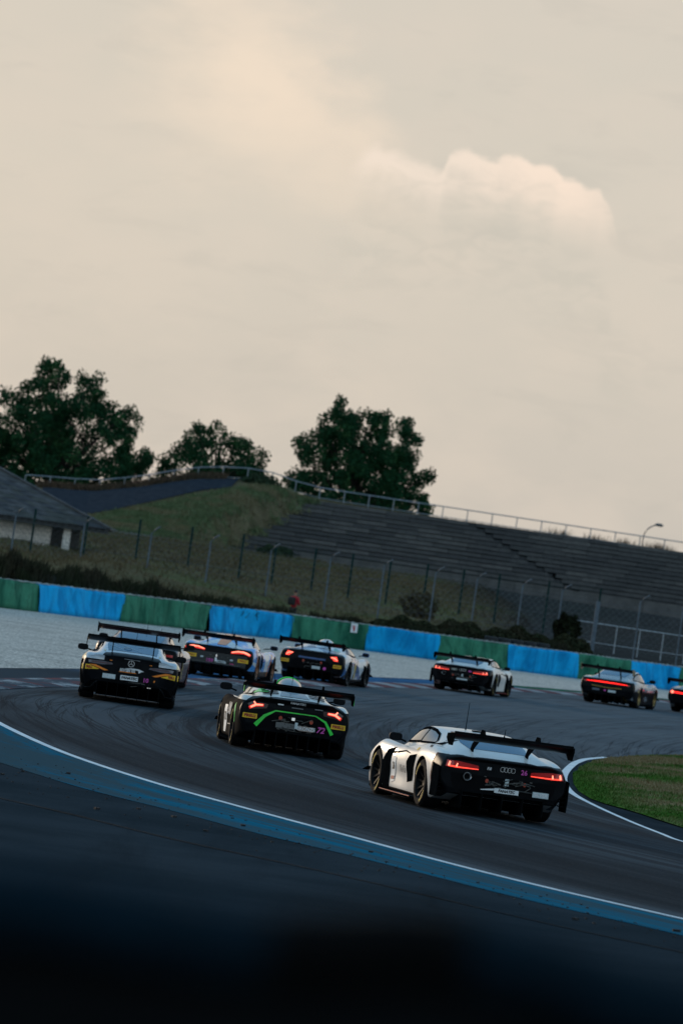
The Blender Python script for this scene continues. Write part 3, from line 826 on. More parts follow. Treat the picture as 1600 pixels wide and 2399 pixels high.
bush("ridge_shrub", (-6.3, 428.5, 8.5), 1.5, .75, 2200, ground_mat("grey_green_shrub", weed((.028, .046, .026), (.056, .082, .046), (.034, .052, .030)), bump=0), .22, "grey green shrub under the railing at the crest of the hill")
bush("slope_bush", (4.6, 291, 1.5), 1.0, .75, 1800, ground_mat("mid_bush", weed((.050, .058, .030), (.095, .098, .052), (.10, .085, .05)), bump=0), .2, "brownish bush between the two fences in front of the terrace")
bush("slope_bush", (-4.2, 399, 3.6), 1.3, .55, 1600, MATS["grey_green_shrub"], .25, "green bush at the foot of the grassy bank where the terrace begins")
# dry weeds along the ridge line
n = 5200; x = rng.uniform(-23, -9, n)
P_ = np.stack([x, 430 + rng.normal(0, .5, n), ridge(x) - .05 + 0 * x], 1)
dryw = ground_mat("dry_weeds", weed((.060, .042, .030), (.15, .10, .066), (.085, .066, .045)), bump=0)
tag(blades("dry_ridge_weeds", P_, .55, .10, dryw, lean=.3), "dry reddish weeds along the ridge below the trees", "weeds", kind='stuff')
x = np.concatenate([rng.normal(c_, .5, 120) for c_ in (16.5, 19.3, 21.6, 23.8, 24.6)] + [rng.uniform(-2, 28, 500)])
P_ = np.stack([x, 430.6 + rng.normal(0, .3, len(x)), ridge(x) - .05], 1)
tag(blades("ridge_weeds", P_, np.where(np.arange(len(x)) < 600, .6, .22), .05, dryw, lean=.35), "thin dry weeds growing through the railing above the terrace", "weeds", kind='stuff')

# ------------------------------------------------------------------ trees behind the hill
def leaf_fn(t, p, u):
    a = t.noise(p, .7, 4.0, .6, .4); b_ = t.noise(p, 5.0, 3.0, .7)
    c = t.mix(t.smooth(b_, .3, .7), (.007, .034, .015), (.022, .080, .032))
    return t.mix(t.math('MULTIPLY', t.smooth(a, .52, .68), .75), c, (.046, .118, .038))
leaf_m = ground_mat("leaf_green", leaf_fn, rough=.9, bump=0, spec=.05)
bark = mat("bark", (.035, .028, .022), .9)
def tree(name, x, y, zb, z0, hgt, half, n_cl, per, label, shoots=8):
    """domed crown of leaf clumps carried on forked limbs; z0 is the level of the lowest leaves."""
    root = tag(empty(name, (x, y, zb)), label, "tree", "leafy trees behind the hill")
    mb = MB(); P_ = []; b0 = z0 - zb
    mb.tube([(0, 0, -.6), (.05, 0, b0 + hgt * .2), (.1, 0, b0 + hgt * .55), (0, 0, b0 + hgt * .8)], [.34, .26, .14, .05], 8)
    cl = []
    ph = rng.uniform(0, 6, 4)
    while len(cl) < n_cl:
        a = rng.uniform(-1, 1); t = rng.uniform(0, 1)
        th = math.atan2(t, a)
        lump = 1 + .055 * math.sin(th * 6 + ph[0]) + .06 * math.sin(th * 13 + ph[1]) + .04 * math.sin(th * 23 + ph[2])
        rr = math.sqrt((a * 1.0) ** 2 + (t * .98) ** 2.3) / lump
        if rr > .93: continue
        depth = math.sqrt(max(.03, 1 - rr * rr)) * half * .8
        cl.append((a * half, rng.uniform(-depth, depth), b0 + t * hgt, 1.0 if rr < .75 else .8))
    for s in range(shoots):
        th = rng.uniform(.06, .94) * math.pi
        lump = 1 + .055 * math.sin(th * 6 + ph[0]) + .06 * math.sin(th * 13 + ph[1])
        for k in range(3):
            q = (.86 + .045 * k) * lump
            cl.append((math.cos(th) * half * q, rng.normal(0, .5), b0 + math.sin(th) * hgt * q, .62 - .12 * k))
    for i, c_ in enumerate(cl):
        big = c_[3] * rng.uniform(.8, 1.15); c3 = np.array(c_[:3])
        if i % 6 == 0:
            a = Vector((c_[0] * .2, c_[1] * .2, b0 + (c_[2] - b0) * .35))
            mb.tube([a, (a + Vector(c3)) / 2 + Vector((0, 0, .2)), tuple(c3)], [.09, .06, .02], 5)
        n_ = int(per * big * big * rng.uniform(.7, 1.2))
        d = rng.normal(size=(n_, 3)); d /= np.linalg.norm(d, axis=1)[:, None]; d *= rng.uniform(0, 1, (n_, 1)) ** .45
        P_.append(c3 + d * np.array([.70, .70, .74]) * big)
    mb.build("trunk", bark, root, True)
    leaves("crown", np.concatenate(P_), .22, leaf_m, root, up=.3)
    return root
tree("leafy_tree", -22.6, 446, 6.4, 6.0, 10.7, 7.7, 540, 140, "tall broad dark green tree rising behind the tiled roof", 10)
tree("leafy_tree", -10.2, 447, 7.6, 8.0, 5.7, 5.0, 180, 115, "small loose tree between the two larger trees on the hill", 9)
tree("leafy_tree", .95, 446, 7.0, 7.2, 9.8, 6.5, 440, 140, "rounded dense tree standing alone above the terrace", 9)

# ------------------------------------------------------------------ pavilion with tiled hip roof
hx = -17.2
house = tag(empty("pavilion", (-22, 333, 2.4)), "low white building with a dark tiled hip roof at the hedge", "building")
tile_m = [mat("roof_tile_" + n_, c_, .85, vary=.35, vscale=2.0, bump=.4, bscale=8) for n_, c_ in (("dark", (.050, .050, .056)), ("grey", (.080, .078, .080)), ("mossy", (.064, .064, .058)))]
def hip_roof():
    ex1, ey0, ey1, ez = -13.0, 327.0, 339.0, 4.02
    rx1, ry, rz_ = -23.6, 333.0, 8.0
    x_end = -34.0
    o0 = Vector((-22, 333, 2.4)); C_ = 16
    mb_solid = MB()
    mb_solid.add([Vector(p) - o0 for p in [(x_end, ey0 + .1, ez - .12), (ex1 - .1, ey0 + .1, ez - .12), (ex1 - .1, ey1, ez - .12), (x_end, ey1, ez - .12), (x_end, ry, rz_ - .14), (rx1, ry, rz_ - .14)]],
                 [(0, 1, 5, 4), (1, 2, 5), (2, 3, 4, 5), (0, 3, 2, 1), (0, 4, 3)])
    roof = mb_solid.build("roof", tile_m[0], house)
    def lerp(a, b, t): return Vector(a) * (1 - t) + Vector(b) * t
    for (a0, a1, b0, b1) in (((x_end, ey0, ez), (ex1, ey0, ez), (x_end, ry, rz_), (rx1, ry, rz_)), ((ex1, ey0, ez), (ex1, ey1, ez), (rx1, ry, rz_), (rx1, ry, rz_))):
        nrm_ = (Vector(a1) - Vector(a0)).cross(Vector(b0) - Vector(a0)).normalized()
        if nrm_.z < 0: nrm_ = -nrm_
        for c in range(C_):
            t0, t1 = c / C_, min(1, (c + 1.15) / C_)
            p0, p1, q1, q0 = lerp(a0, b0, t0), lerp(a1, b1, t0), lerp(a1, b1, t1), lerp(a0, b0, t1)
            L = (p1 - p0).length; n_ = max(2, int(L / .45)); v, f = [], []
            for k in range(n_):
                u0, u1 = k / n_, (k + .94) / n_; j = rng.uniform(-.012, .012)
                P0, P1 = lerp(p0, p1, u0), lerp(p0, p1, u1); Q0, Q1 = lerp(q0, q1, u0), lerp(q0, q1, u1)
                lo_, hi_ = nrm_ * (.032 + j), nrm_ * .012
                b_ = len(v)
                v += [P0 + lo_ - o0, P1 + lo_ - o0, Q1 + hi_ - o0, Q0 + hi_ - o0, P0 - o0, P1 - o0]
                f += [(b_, b_ + 1, b_ + 2, b_ + 3), (b_ + 4, b_ + 5, b_ + 1, b_)]
            o = mesh_obj("tile_course", v, f, None, roof, mats=tile_m, fmat=np.repeat(rng.integers(0, 3, n_), 2))
    MB().tube([Vector((ex1 - .02, ey0, ez + .06)) - o0, Vector((rx1, ry, rz_ + .05)) - o0], .09, 6).build("hip_tile", tile_m[1], roof)
    MB().box(Vector(((x_end + ex1) / 2, ey0 + .06, ez - .17)) - o0, (ex1 - x_end - .2, .08, .20)).build("fascia", mat("dark_timber", (.022, .019, .018), .8), house)
hip_roof()
white_wall = mat("whitewash", (.74, .68, .62), .85, vary=.18, vscale=.8)
o0 = Vector((-22, 333, 2.4))
MB().box(Vector((-25.3, 328.3, 3.0)) - o0, (17.8, .3, 1.75)).build("wall", white_wall, house)
MB().box(Vector((-15.45, 327.7, 3.0)) - o0, (.42, .42, 2.0)).build("pillar", white_wall, house)
for x in (-17.6,):
    MB().box(Vector((x, 330.4, 3.75)) - o0, (.10, .10, .7)).build("beam", MATS["dark_timber"], house)
MB().box(Vector((-24.5, 334.5, 3.2)) - o0, (19, .25, 2.0)).build("back_wall", mat("shade_wall", (.20, .19, .18), .9), house)

# ------------------------------------------------------------------ street lamp on the far side of the ridge
lamp = tag(empty("street_lamp", (22.9, 432, 7.9)), "curved single arm street lamp behind the ridge railing", "lamp")
MB().tube([(0, 0, -.5), (.02, 0, 1.2)] + [(.03 + .95 * (1 - math.cos(a)), 0, 1.35 + 1.12 * math.sin(a)) for a in np.linspace(0, 1.35, 9)], .045, 8).build("pole", mat("lamp_steel", (.10, .11, .12), .5), lamp, True)
hd = MB().tube([(.75, 0, 2.50), (.95, 0, 2.54), (1.25, 0, 2.53), (1.42, 0, 2.49)], [.05, .12, .13, .04], 10).build("lamp_head", MATS["lamp_steel"], lamp, True)
# ================================================================== RACE CARS
black_gloss = mat("black_paint", (.006, .007, .009), .34, vary=.3, spec=.07)
black_matt = mat("carbon_black", (.006, .007, .008), .9, vary=.3, spec=.0)
void_m = mat("dark_recess", (.004, .004, .005), .9, spec=.1)
rubber = mat("tyre_rubber", (.009, .009, .010), .85, vary=.25, spec=.12)
rim_m = mat("rim_black", (.006, .007, .008), .5, spec=.08)
yellow_m = mat("yellow_marking", (.55, .38, .02), .6)
rear_glass = mat("rear_glass_sky_tint", (.012, .100, .200), .08, spec=.45, vary=.1)  # blue base colour carries part of the sky reflection
glass_m = mat("tinted_glass", (.012, .022, .032), .05, vary=.05, spec=.9, coat=.6)
silver_m = mat("bare_metal", (.45, .46, .47), .25, metal=.9)
white_pl = mat("plate_white", (.84, .86, .87), .5)
grey_pl = mat("plate_silver", (.52, .60, .62), .5)
bronze_pl = mat("plate_bronze", (.36, .27, .23), .5)
ink = mat("ink_black", (.010, .010, .012), .6)
ink_w = mat("ink_white", (.75, .76, .77), .6)
ink_g = mat("ink_grey", (.20, .21, .22), .6)
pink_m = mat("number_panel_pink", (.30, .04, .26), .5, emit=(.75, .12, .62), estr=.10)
yel_pl = mat("sticker_yellow", (.90, .54, .012), .5)
red_ink = mat("ink_red", (.35, .03, .02), .6)
lens_red = mat("lens_dark_red", (.10, .006, .008), .15, coat=.5, emit=(1, .02, .02), estr=.10)
glow = mat("tail_light_glow", (.6, .05, .03), .3, emit=(1.0, .06, .035), estr=1.6)
glow_hot = mat("tail_light_core", (.8, .2, .1), .3, emit=(1.0, .22, .14), estr=2.2)
glow_soft = mat("tail_light_soft", (.5, .03, .02), .3, emit=(1.0, .03, .02), estr=.55)
rain_m = mat("rain_light_off", (.42, .05, .02), .35)
lit_w = mat("small_white_lamp", (.8, .8, .78), .4, emit=(1, 1, .95), estr=.3)

def catmull(P_, sub):
    P_ = np.array(P_, float); Q = np.concatenate([[2 * P_[0] - P_[1]], P_, [2 * P_[-1] - P_[-2]]]); out = []
    for i in range(1, len(Q) - 2):
        a, b, c, d = Q[i - 1:i + 3]
        for k in range(sub):
            t = k / sub
            out.append(.5 * (2 * b + (c - a) * t + (2 * a - 5 * b + 4 * c - d) * t * t + (3 * b - a - 3 * c + d) * t ** 3))
    out.append(P_[-1]); return np.array(out)

# stations: y, z_bottom, half widths and heights of sill, flank, fender crest, belt, roof edge, roof centre
SHAPES = {
 'coupe': (2.65, [   # low mid engined coupe, long tail deck
  (-.95, .31, .80, .93, .58, .86, .735, .72, .80, .50, .812, .816), (-.90, .29, .86, .965, .58, .895, .775, .73, .83, .50, .843, .848), (-.60, .22, .93, .995, .58, .91, .865, .74, .885, .50, .915, .92),
  (-.20, .14, .95, 1.0, .60, .895, .915, .745, .925, .50, 1.01, 1.02), (.20, .12, .95, 1.0, .60, .88, .925, .76, .925, .52, 1.09, 1.105), (.60, .12, .94, .97, .58, .86, .885, .78, .895, .55, 1.135, 1.155),
  (1.0, .12, .93, .945, .56, .86, .845, .795, .86, .58, 1.16, 1.185), (1.4, .12, .93, .935, .55, .86, .815, .80, .835, .585, 1.155, 1.185), (1.75, .12, .93, .94, .55, .87, .805, .79, .82, .565, 1.09, 1.125),
  (2.1, .12, .94, .97, .55, .89, .825, .74, .81, .54, .955, .985), (2.45, .12, .95, .99, .56, .90, .845, .68, .795, .50, .83, .845), (2.65, .12, .95, .995, .56, .90, .845, .66, .77, .45, .77, .785),
  (3.0, .12, .94, .98, .54, .87, .77, .62, .70, .40, .705, .715), (3.35, .12, .88, .92, .48, .80, .64, .55, .60, .35, .61, .62), (3.62, .14, .70, .76, .38, .66, .47, .45, .46, .3, .465, .47)]),
 'wedge': (2.62, [   # flat wedge with an angular tail
  (-.86, .33, .78, .90, .64, .84, .78, .68, .855, .46, .868, .872), (-.81, .31, .85, .96, .64, .89, .83, .70, .885, .47, .90, .905), (-.5, .22, .94, .99, .62, .905, .905, .71, .925, .46, .96, .97),
  (-.1, .13, .96, 1.0, .60, .89, .92, .71, .92, .47, 1.025, 1.04), (.3, .12, .95, .99, .58, .87, .90, .72, .90, .50, 1.075, 1.095), (.7, .12, .94, .96, .56, .86, .86, .76, .87, .53, 1.12, 1.14),
  (1.1, .12, .93, .94, .55, .86, .815, .79, .83, .56, 1.135, 1.16), (1.5, .12, .93, .94, .55, .87, .80, .79, .81, .55, 1.09, 1.12), (1.85, .12, .94, .97, .55, .89, .81, .76, .80, .54, 1.0, 1.03),
  (2.2, .12, .95, .99, .56, .90, .83, .70, .79, .50, .87, .895), (2.62, .12, .95, .995, .56, .90, .82, .64, .75, .44, .745, .765), (3.0, .12, .93, .97, .52, .86, .72, .6, .66, .4, .65, .66),
  (3.4, .12, .86, .90, .44, .78, .54, .55, .51, .35, .51, .52), (3.68, .14, .70, .74, .34, .64, .40, .45, .38, .3, .385, .39)]),
 'longnose': (2.67, [   # front engined, rounded hatch tail
  (-.99, .42, .72, .87, .68, .82, .82, .68, .875, .46, .89, .895), (-.93, .37, .84, .96, .66, .89, .88, .73, .93, .48, .948, .953), (-.7, .25, .94, 1.01, .64, .92, .935, .75, .965, .50, 1.0, 1.01),
  (-.3, .14, .97, 1.03, .62, .91, .96, .75, .975, .51, 1.085, 1.10), (.1, .12, .97, 1.03, .62, .90, .955, .75, .955, .53, 1.165, 1.185), (.5, .12, .95, 1.0, .58, .87, .915, .76, .925, .55, 1.215, 1.24),
  (.9, .12, .94, .955, .56, .86, .865, .78, .885, .56, 1.22, 1.25), (1.3, .12, .93, .95, .56, .87, .845, .78, .865, .55, 1.165, 1.20), (1.65, .12, .94, .97, .56, .885, .855, .73, .865, .51, 1.01, 1.04),
  (1.95, .12, .95, .99, .56, .90, .875, .66, .87, .48, .905, .93), (2.67, .12, .97, 1.02, .58, .91, .865, .64, .845, .44, .855, .875), (3.2, .12, .94, .98, .54, .85, .77, .6, .755, .4, .765, .775), (3.6, .14, .8, .86, .45, .74, .58, .5, .58, .3, .59, .6)]),
 'bubble': (2.67, [   # teardrop cabin, strong haunches
  (-.92, .33, .76, .90, .62, .84, .76, .66, .82, .44, .83, .835), (-.87, .31, .84, .96, .62, .89, .815, .68, .855, .44, .868, .873), (-.55, .22, .94, 1.0, .60, .91, .90, .66, .90, .42, .935, .95),
  (-.15, .13, .96, 1.0, .60, .90, .925, .64, .91, .40, 1.02, 1.045), (.25, .12, .95, .99, .58, .88, .905, .66, .90, .43, 1.09, 1.12), (.65, .12, .94, .96, .56, .86, .86, .72, .87, .48, 1.14, 1.175),
  (1.05, .12, .93, .94, .55, .86, .815, .76, .83, .52, 1.16, 1.195), (1.45, .12, .93, .94, .55, .87, .80, .77, .81, .53, 1.13, 1.165), (1.8, .12, .94, .97, .55, .89, .82, .74, .80, .52, 1.04, 1.075),
  (2.15, .12, .95, .99, .56, .90, .84, .68, .79, .48, .89, .92), (2.67, .12, .95, 1.0, .56, .90, .84, .62, .75, .42, .74, .76), (3.05, .12, .93, .97, .52, .85, .74, .58, .65, .38, .635, .645),
  (3.4, .12, .85, .90, .44, .76, .57, .52, .52, .33, .51, .515), (3.65, .14, .68, .72, .34, .6, .42, .42, .39, .3, .39, .39)]),
 'rounded': (2.46, [   # rear engined, sloping round back
  (-1.08, .40, .70, .86, .64, .80, .80, .62, .845, .42, .86, .865), (-1.0, .34, .84, .96, .64, .88, .86, .66, .89, .45, .905, .91), (-.7, .24, .95, 1.01, .62, .91, .915, .68, .94, .47, .975, .985),
  (-.3, .14, .97, 1.03, .62, .90, .935, .68, .95, .50, 1.06, 1.08), (.1, .12, .97, 1.03, .62, .89, .925, .70, .945, .53, 1.145, 1.165), (.5, .12, .95, .98, .58, .86, .88, .74, .92, .56, 1.21, 1.235),
  (.9, .12, .94, .955, .56, .86, .845, .78, .89, .575, 1.245, 1.27), (1.3, .12, .93, .95, .56, .87, .825, .79, .87, .56, 1.22, 1.25), (1.65, .12, .94, .98, .56, .885, .84, .76, .86, .52, 1.10, 1.13),
  (2.0, .12, .95, 1.0, .56, .90, .87, .66, .845, .48, .93, .95), (2.46, .12, .96, 1.01, .57, .90, .865, .60, .80, .42, .81, .825), (2.9, .12, .92, .97, .52, .84, .76, .55, .70, .36, .705, .71), (3.35, .14, .76, .82, .42, .70, .55, .45, .53, .3, .54, .545)]),
}
def shell(kind):
    wb, st = SHAPES[kind]
    st = np.array(st)
    yk = catmull(st, 9)
    prof = []
    for r_ in yk:
        y, zb, wl, wm_, zm, wf, zf, wd, zd, wr, zr, zc = r_
        half = [(wl * .96, zb), (wl, zb + .05), (wm_ * .985, zb + (zm - zb) * .6), (wm_, zm), (wm_ - .018, zm + (zf - zm) * .62), (wf, zf), (wd + (wf - wd) * .35, (zd + zf) / 2 + .004), (wd, zd), (wd * .45 + wr * .55 + .02, zd * .42 + zr * .58), (wr + .015, zr - .012), (wr * .72, zr + (zc - zr) * .55), (0, zc)]
        h = catmull(half, 6)
        ring = [(0, zb)] + [tuple(p) for p in h]
        full = ring + [(-x, z) for x, z in ring[-2:0:-1]]
        prof.append([(x, y, z) for x, z in full])
    n = len(prof[0]); bm = bmesh.new()
    V = [[bm.verts.new(p) for p in row] for row in prof]
    for i in range(len(V) - 1):
        for k in range(n):
            bm.faces.new((V[i][k], V[i][(k + 1) % n], V[i + 1][(k + 1) % n], V[i + 1][k]))
    for row, inv in ((V[0], True), (V[-1], False)):
        # close the ends with strips between the two sides
        h = n // 2
        for k in range(h):
            a, b = row[k], row[k + 1]; c, d = row[(n - k - 1) % n], row[(n - k) % n]
            q = []
            for p in (a, b, c, d):
                if p not in q: q.append(p)
            if len(q) >= 3: bm.faces.new(q)
    bmesh.ops.recalc_face_normals(bm, faces=bm.faces)
    return bm, wb
SHELLS = {}
def get_shell(kind):
    if kind not in SHELLS:
        bm, wb = shell(kind)
        bvh = BVHTree.FromBMesh(bm)
        me = bpy.data.meshes.new("body"); bm.to_mesh(me); bm.free()
        me.materials.append(black_matt); me.materials.append(void_m)
        o = bpy.data.objects.new("body", me); COL.objects.link(o)
        cb = MB()
        for y, r_ in ((0, .395), (wb, .385)):
            for s in (-1, 1):
                cb.lathe_x([(.58 * s, .0), (.58 * s, r_), (1.3 * s, r_), (1.3 * s, 0)], 36, (0, y, .355))
        cut = cb.build("cutter", void_m)
        cut.data.materials.clear(); cut.data.materials.append(void_m)
        bmc = bmesh.new(); bmc.from_mesh(cut.data); bmesh.ops.remove_doubles(bmc, verts=bmc.verts, dist=1e-5); bmesh.ops.recalc_face_normals(bmc, faces=bmc.faces); bmc.to_mesh(cut.data); bmc.free()
        md = o.modifiers.new("arch", 'BOOLEAN'); md.operation = 'DIFFERENCE'; md.object = cut; md.solver = 'EXACT'
        try: md.material_mode = 'TRANSFER'
        except Exception: pass
        dg = bpy.context.evaluated_depsgraph_get()
        res = bpy.data.meshes.new_from_object(o.evaluated_get(dg))
        bpy.data.objects.remove(o); bpy.data.objects.remove(cut)
        SHELLS[kind] = (res, bvh, wb)
    return SHELLS[kind]

ZC = lambda *zs: [((0, 0, z), (0, 0, 1)) for z in zs]
YC = lambda *ys_: [((0, y, 0), (0, 1, 0)) for y in ys_]
XC = lambda *xs_: [((x, 0, 0), (1, 0, 0)) for x in xs_]
def livery(name, cols, waves, rough=.28):
    """printed wrap: colour bands bent by noise, in the car's own coordinates."""
    m = mat(name, cols[0], rough, coat=.7, vary=.03)
    t = NT(m.node_tree); b = m.node_tree.nodes['Principled BSDF']
    src = b.inputs['Base Color'].links[0].from_socket
    tco = t.n('ShaderNodeTexCoord'); sp = t.n('ShaderNodeSeparateXYZ'); t.link(tco.outputs['Object'], sp.inputs[0])
    wob_ = t.math('MULTIPLY', t.noise(tco.outputs['Object'], 1.6, 2.0), 2.0)
    for col, (ax, ay, az_, off, thr) in zip(cols[1:], waves):
        ph = t.math('ADD', t.math('ADD', t.math('MULTIPLY', t.math('ABSOLUTE', sp.outputs[0]), ax), t.math('MULTIPLY', sp.outputs[1], ay)), t.math('ADD', t.math('MULTIPLY', sp.outputs[2], az_), t.math('ADD', wob_, off)))
        src = t.mix(t.smooth(t.math('SINE', ph), thr - .02, thr + .02), src, col)
    t.link(src, b.inputs['Base Color'])
    return m
class Car:
    def __init__(s, kind, paint, fn, loc, head, label, inside=void_m, cuts=()):
        """paint: list of materials, fn(centre, normal) -> index into paint."""
        me, s.bvh, s.wb = get_shell(kind)
        s.root = tag(empty("race_car", (loc[0], loc[1], .012), R(head)), label, "race car", "race cars running through the bend")
        m = me.copy(); m.name = "body"
        if cuts:                                   # clean colour edges along planes
            bmx = bmesh.new(); bmx.from_mesh(m)
            for co_, no_ in cuts:
                bmesh.ops.bisect_plane(bmx, geom=bmx.verts[:] + bmx.edges[:] + bmx.faces[:], plane_co=co_, plane_no=no_, dist=1e-5)
            bmx.to_mesh(m); bmx.free()
        void_idx = [i for i, mm in enumerate(m.materials) if mm and mm.name == void_m.name]
        P_ = list(paint) + [inside]
        idx = []
        for p in m.polygons:
            c = p.center
            if p.material_index in void_idx and abs(c.x) < .995 and (abs(c.y) < .41 or abs(c.y - s.wb) < .41) and c.z < .76 and abs(c.x) > .5 and (abs(abs(c.x) - .58) < .004 or True):
                idx.append(len(P_) - 1)
            else: idx.append(fn(c, p.normal))
        m.materials.clear()
        for q in P_: m.materials.append(q)
        m.polygons.foreach_set('material_index', idx)
        m.polygons.foreach_set('use_smooth', [True] * len(m.polygons))
        m.set_sharp_from_angle(angle=R(38))
        s.body = link(bpy.data.objects.new("body", m), s.root)
    # ---- surface patches
    def _map(s, view, a, b, off):
        o, d = {'rear': (Vector((a, -4, b)), Vector((0, 1, 0))), 'left': (Vector((-4, a, b)), Vector((1, 0, 0))), 'right': (Vector((4, a, b)), Vector((-1, 0, 0))), 'top': (Vector((a, b, 4)), Vector((0, 0, -1)))}[view]
        h, nrm_, i, dist = s.bvh.ray_cast(o, d)
        if h is None:
            h, nrm_, i, dist = s.bvh.find_nearest(o + d * 3.4)
        if nrm_.dot(d) > 0: nrm_ = -nrm_
        return h + (nrm_ * .6 - d * .4).normalized() * off
    def _proj(s, bm, view, off, m, name, parent):
        for v in bm.verts: v.co = s._map(view, v.co.x, v.co.y, off)
        bmesh.ops.recalc_face_normals(bm, faces=bm.faces)
        me = bpy.data.meshes.new(name); bm.to_mesh(me); bm.free(); me.materials.append(m)
        me.polygons.foreach_set('use_smooth', [True] * len(me.polygons)); me.set_sharp_from_angle(angle=R(35))
        return link(bpy.data.objects.new(name, me), parent or s.root)
    def patch(s, name, view, polys, m, off=.004, grid=.07, parent=None):
        if not isinstance(polys[0][0], (tuple, list)): polys = [polys]
        bm = bmesh.new()
        for pl in polys: bm.faces.new([bm.verts.new((a, b, 0)) for a, b in pl])
        xs_ = [p[0] for pl in polys for p in pl]; ys_ = [p[1] for pl in polys for p in pl]
        for x in np.arange(math.floor(min(xs_) / grid) * grid + .003, max(xs_), grid):
            bmesh.ops.bisect_plane(bm, geom=bm.verts[:] + bm.edges[:] + bm.faces[:], plane_co=(x, 0, 0), plane_no=(1, 0, 0))
        for y in np.arange(math.floor(min(ys_) / grid) * grid + .003, max(ys_), grid):
            bmesh.ops.bisect_plane(bm, geom=bm.verts[:] + bm.edges[:] + bm.faces[:], plane_co=(0, y, 0), plane_no=(0, 1, 0))
        bmesh.ops.triangulate(bm, faces=bm.faces)
        return s._proj(bm, view, off, m, name, parent)
    def stroke(s, name, view, pts, wdt, m, off=.008, parent=None):
        polys = []
        for pl in (pts if isinstance(pts[0][0], (tuple, list)) else [pts]):
            a = np.array(pl, float); n_ = normals2(a) if len(a) > 1 else None
            ww = wdt if isinstance(wdt, (list, tuple)) else [wdt] * len(a)
            L = [tuple(a[i] - n_[i] * ww[i] / 2) for i in range(len(a))]; Rr = [tuple(a[i] + n_[i] * ww[i] / 2) for i in range(len(a))]
            for i in range(len(a) - 1): polys.append([L[i], L[i + 1], Rr[i + 1], Rr[i]])
        return s.patch(name, view, polys, m, off, .08, parent)
    def text(s, string, view, c, h, m, off=.012, shear=0.0, bold=.02, tilt=0.0, parent=None, name="lettering", wide=1.0, flat=None):
        cu = bpy.data.curves.new("txt", 'FONT'); cu.body = string; cu.align_x = 'CENTER'; cu.align_y = 'CENTER'; cu.size = 1.0; cu.offset = bold; cu.shear = shear; cu.resolution_u = 2
        o = bpy.data.objects.new("txt", cu); COL.objects.link(o)
        dg = bpy.context.evaluated_depsgraph_get(); me = bpy.data.meshes.new_from_object(o.evaluated_get(dg))
        bpy.data.objects.remove(o); bpy.data.curves.remove(cu)
        bm = bmesh.new(); bm.from_mesh(me); bpy.data.meshes.remove(me)
        k = h / .70; sg = -1 if view == 'left' else 1
        for v in bm.verts:
            x, y = v.co.x * k * wide, v.co.y * k
            v.co.x, v.co.y = c[0] + sg * (x * math.cos(tilt) - y * math.sin(tilt)), c[1] + x * math.sin(tilt) + y * math.cos(tilt); v.co.z = 0
        if flat is not None:
            for v in bm.verts: v.co = Vector((v.co.x, flat, v.co.y))
            me = bpy.data.meshes.new(name); bm.to_mesh(me); bm.free(); me.materials.append(m)
            return link(bpy.data.objects.new(name, me), parent or s.root)
        return s._proj(bm, view, off, m, name, parent)
    def plate(s, c, wdt, h, m, string, tm, th=None, shear=0.0, view='rear', name="plate", off=.012, bold=.03, tilt=0.0, wide=1.0, dec=None):
        ca, sa = math.cos(tilt), math.sin(tilt)
        pl = [(c[0] + x * ca - y * sa, c[1] + x * sa + y * ca) for x, y in ((-wdt / 2, -h / 2), (wdt / 2, -h / 2), (wdt / 2, h / 2), (-wdt / 2, h / 2))]
        p = s.patch(name, view, pl, m, off, .2)
        if string: s.text(string, view, c, th or h * .5, tm, off + .005, shear, bold, tilt, p, wide=wide)
        return p
    def part(s, name, mb, m, smooth=False, parent=None):
        return mb.build(name, m, parent or s.root, smooth)
    def mirror_patch(s, name, view, poly, m, **k):
        """the same patch on both sides."""
        a = s.patch(name, view, poly, m, **k)
        other = {'left': 'right'}.get(view)
        b = s.patch(name, other, poly, m, **k) if other else s.patch(name, view, [(-x, y) for x, y in poly], m, **k)
        return a, b
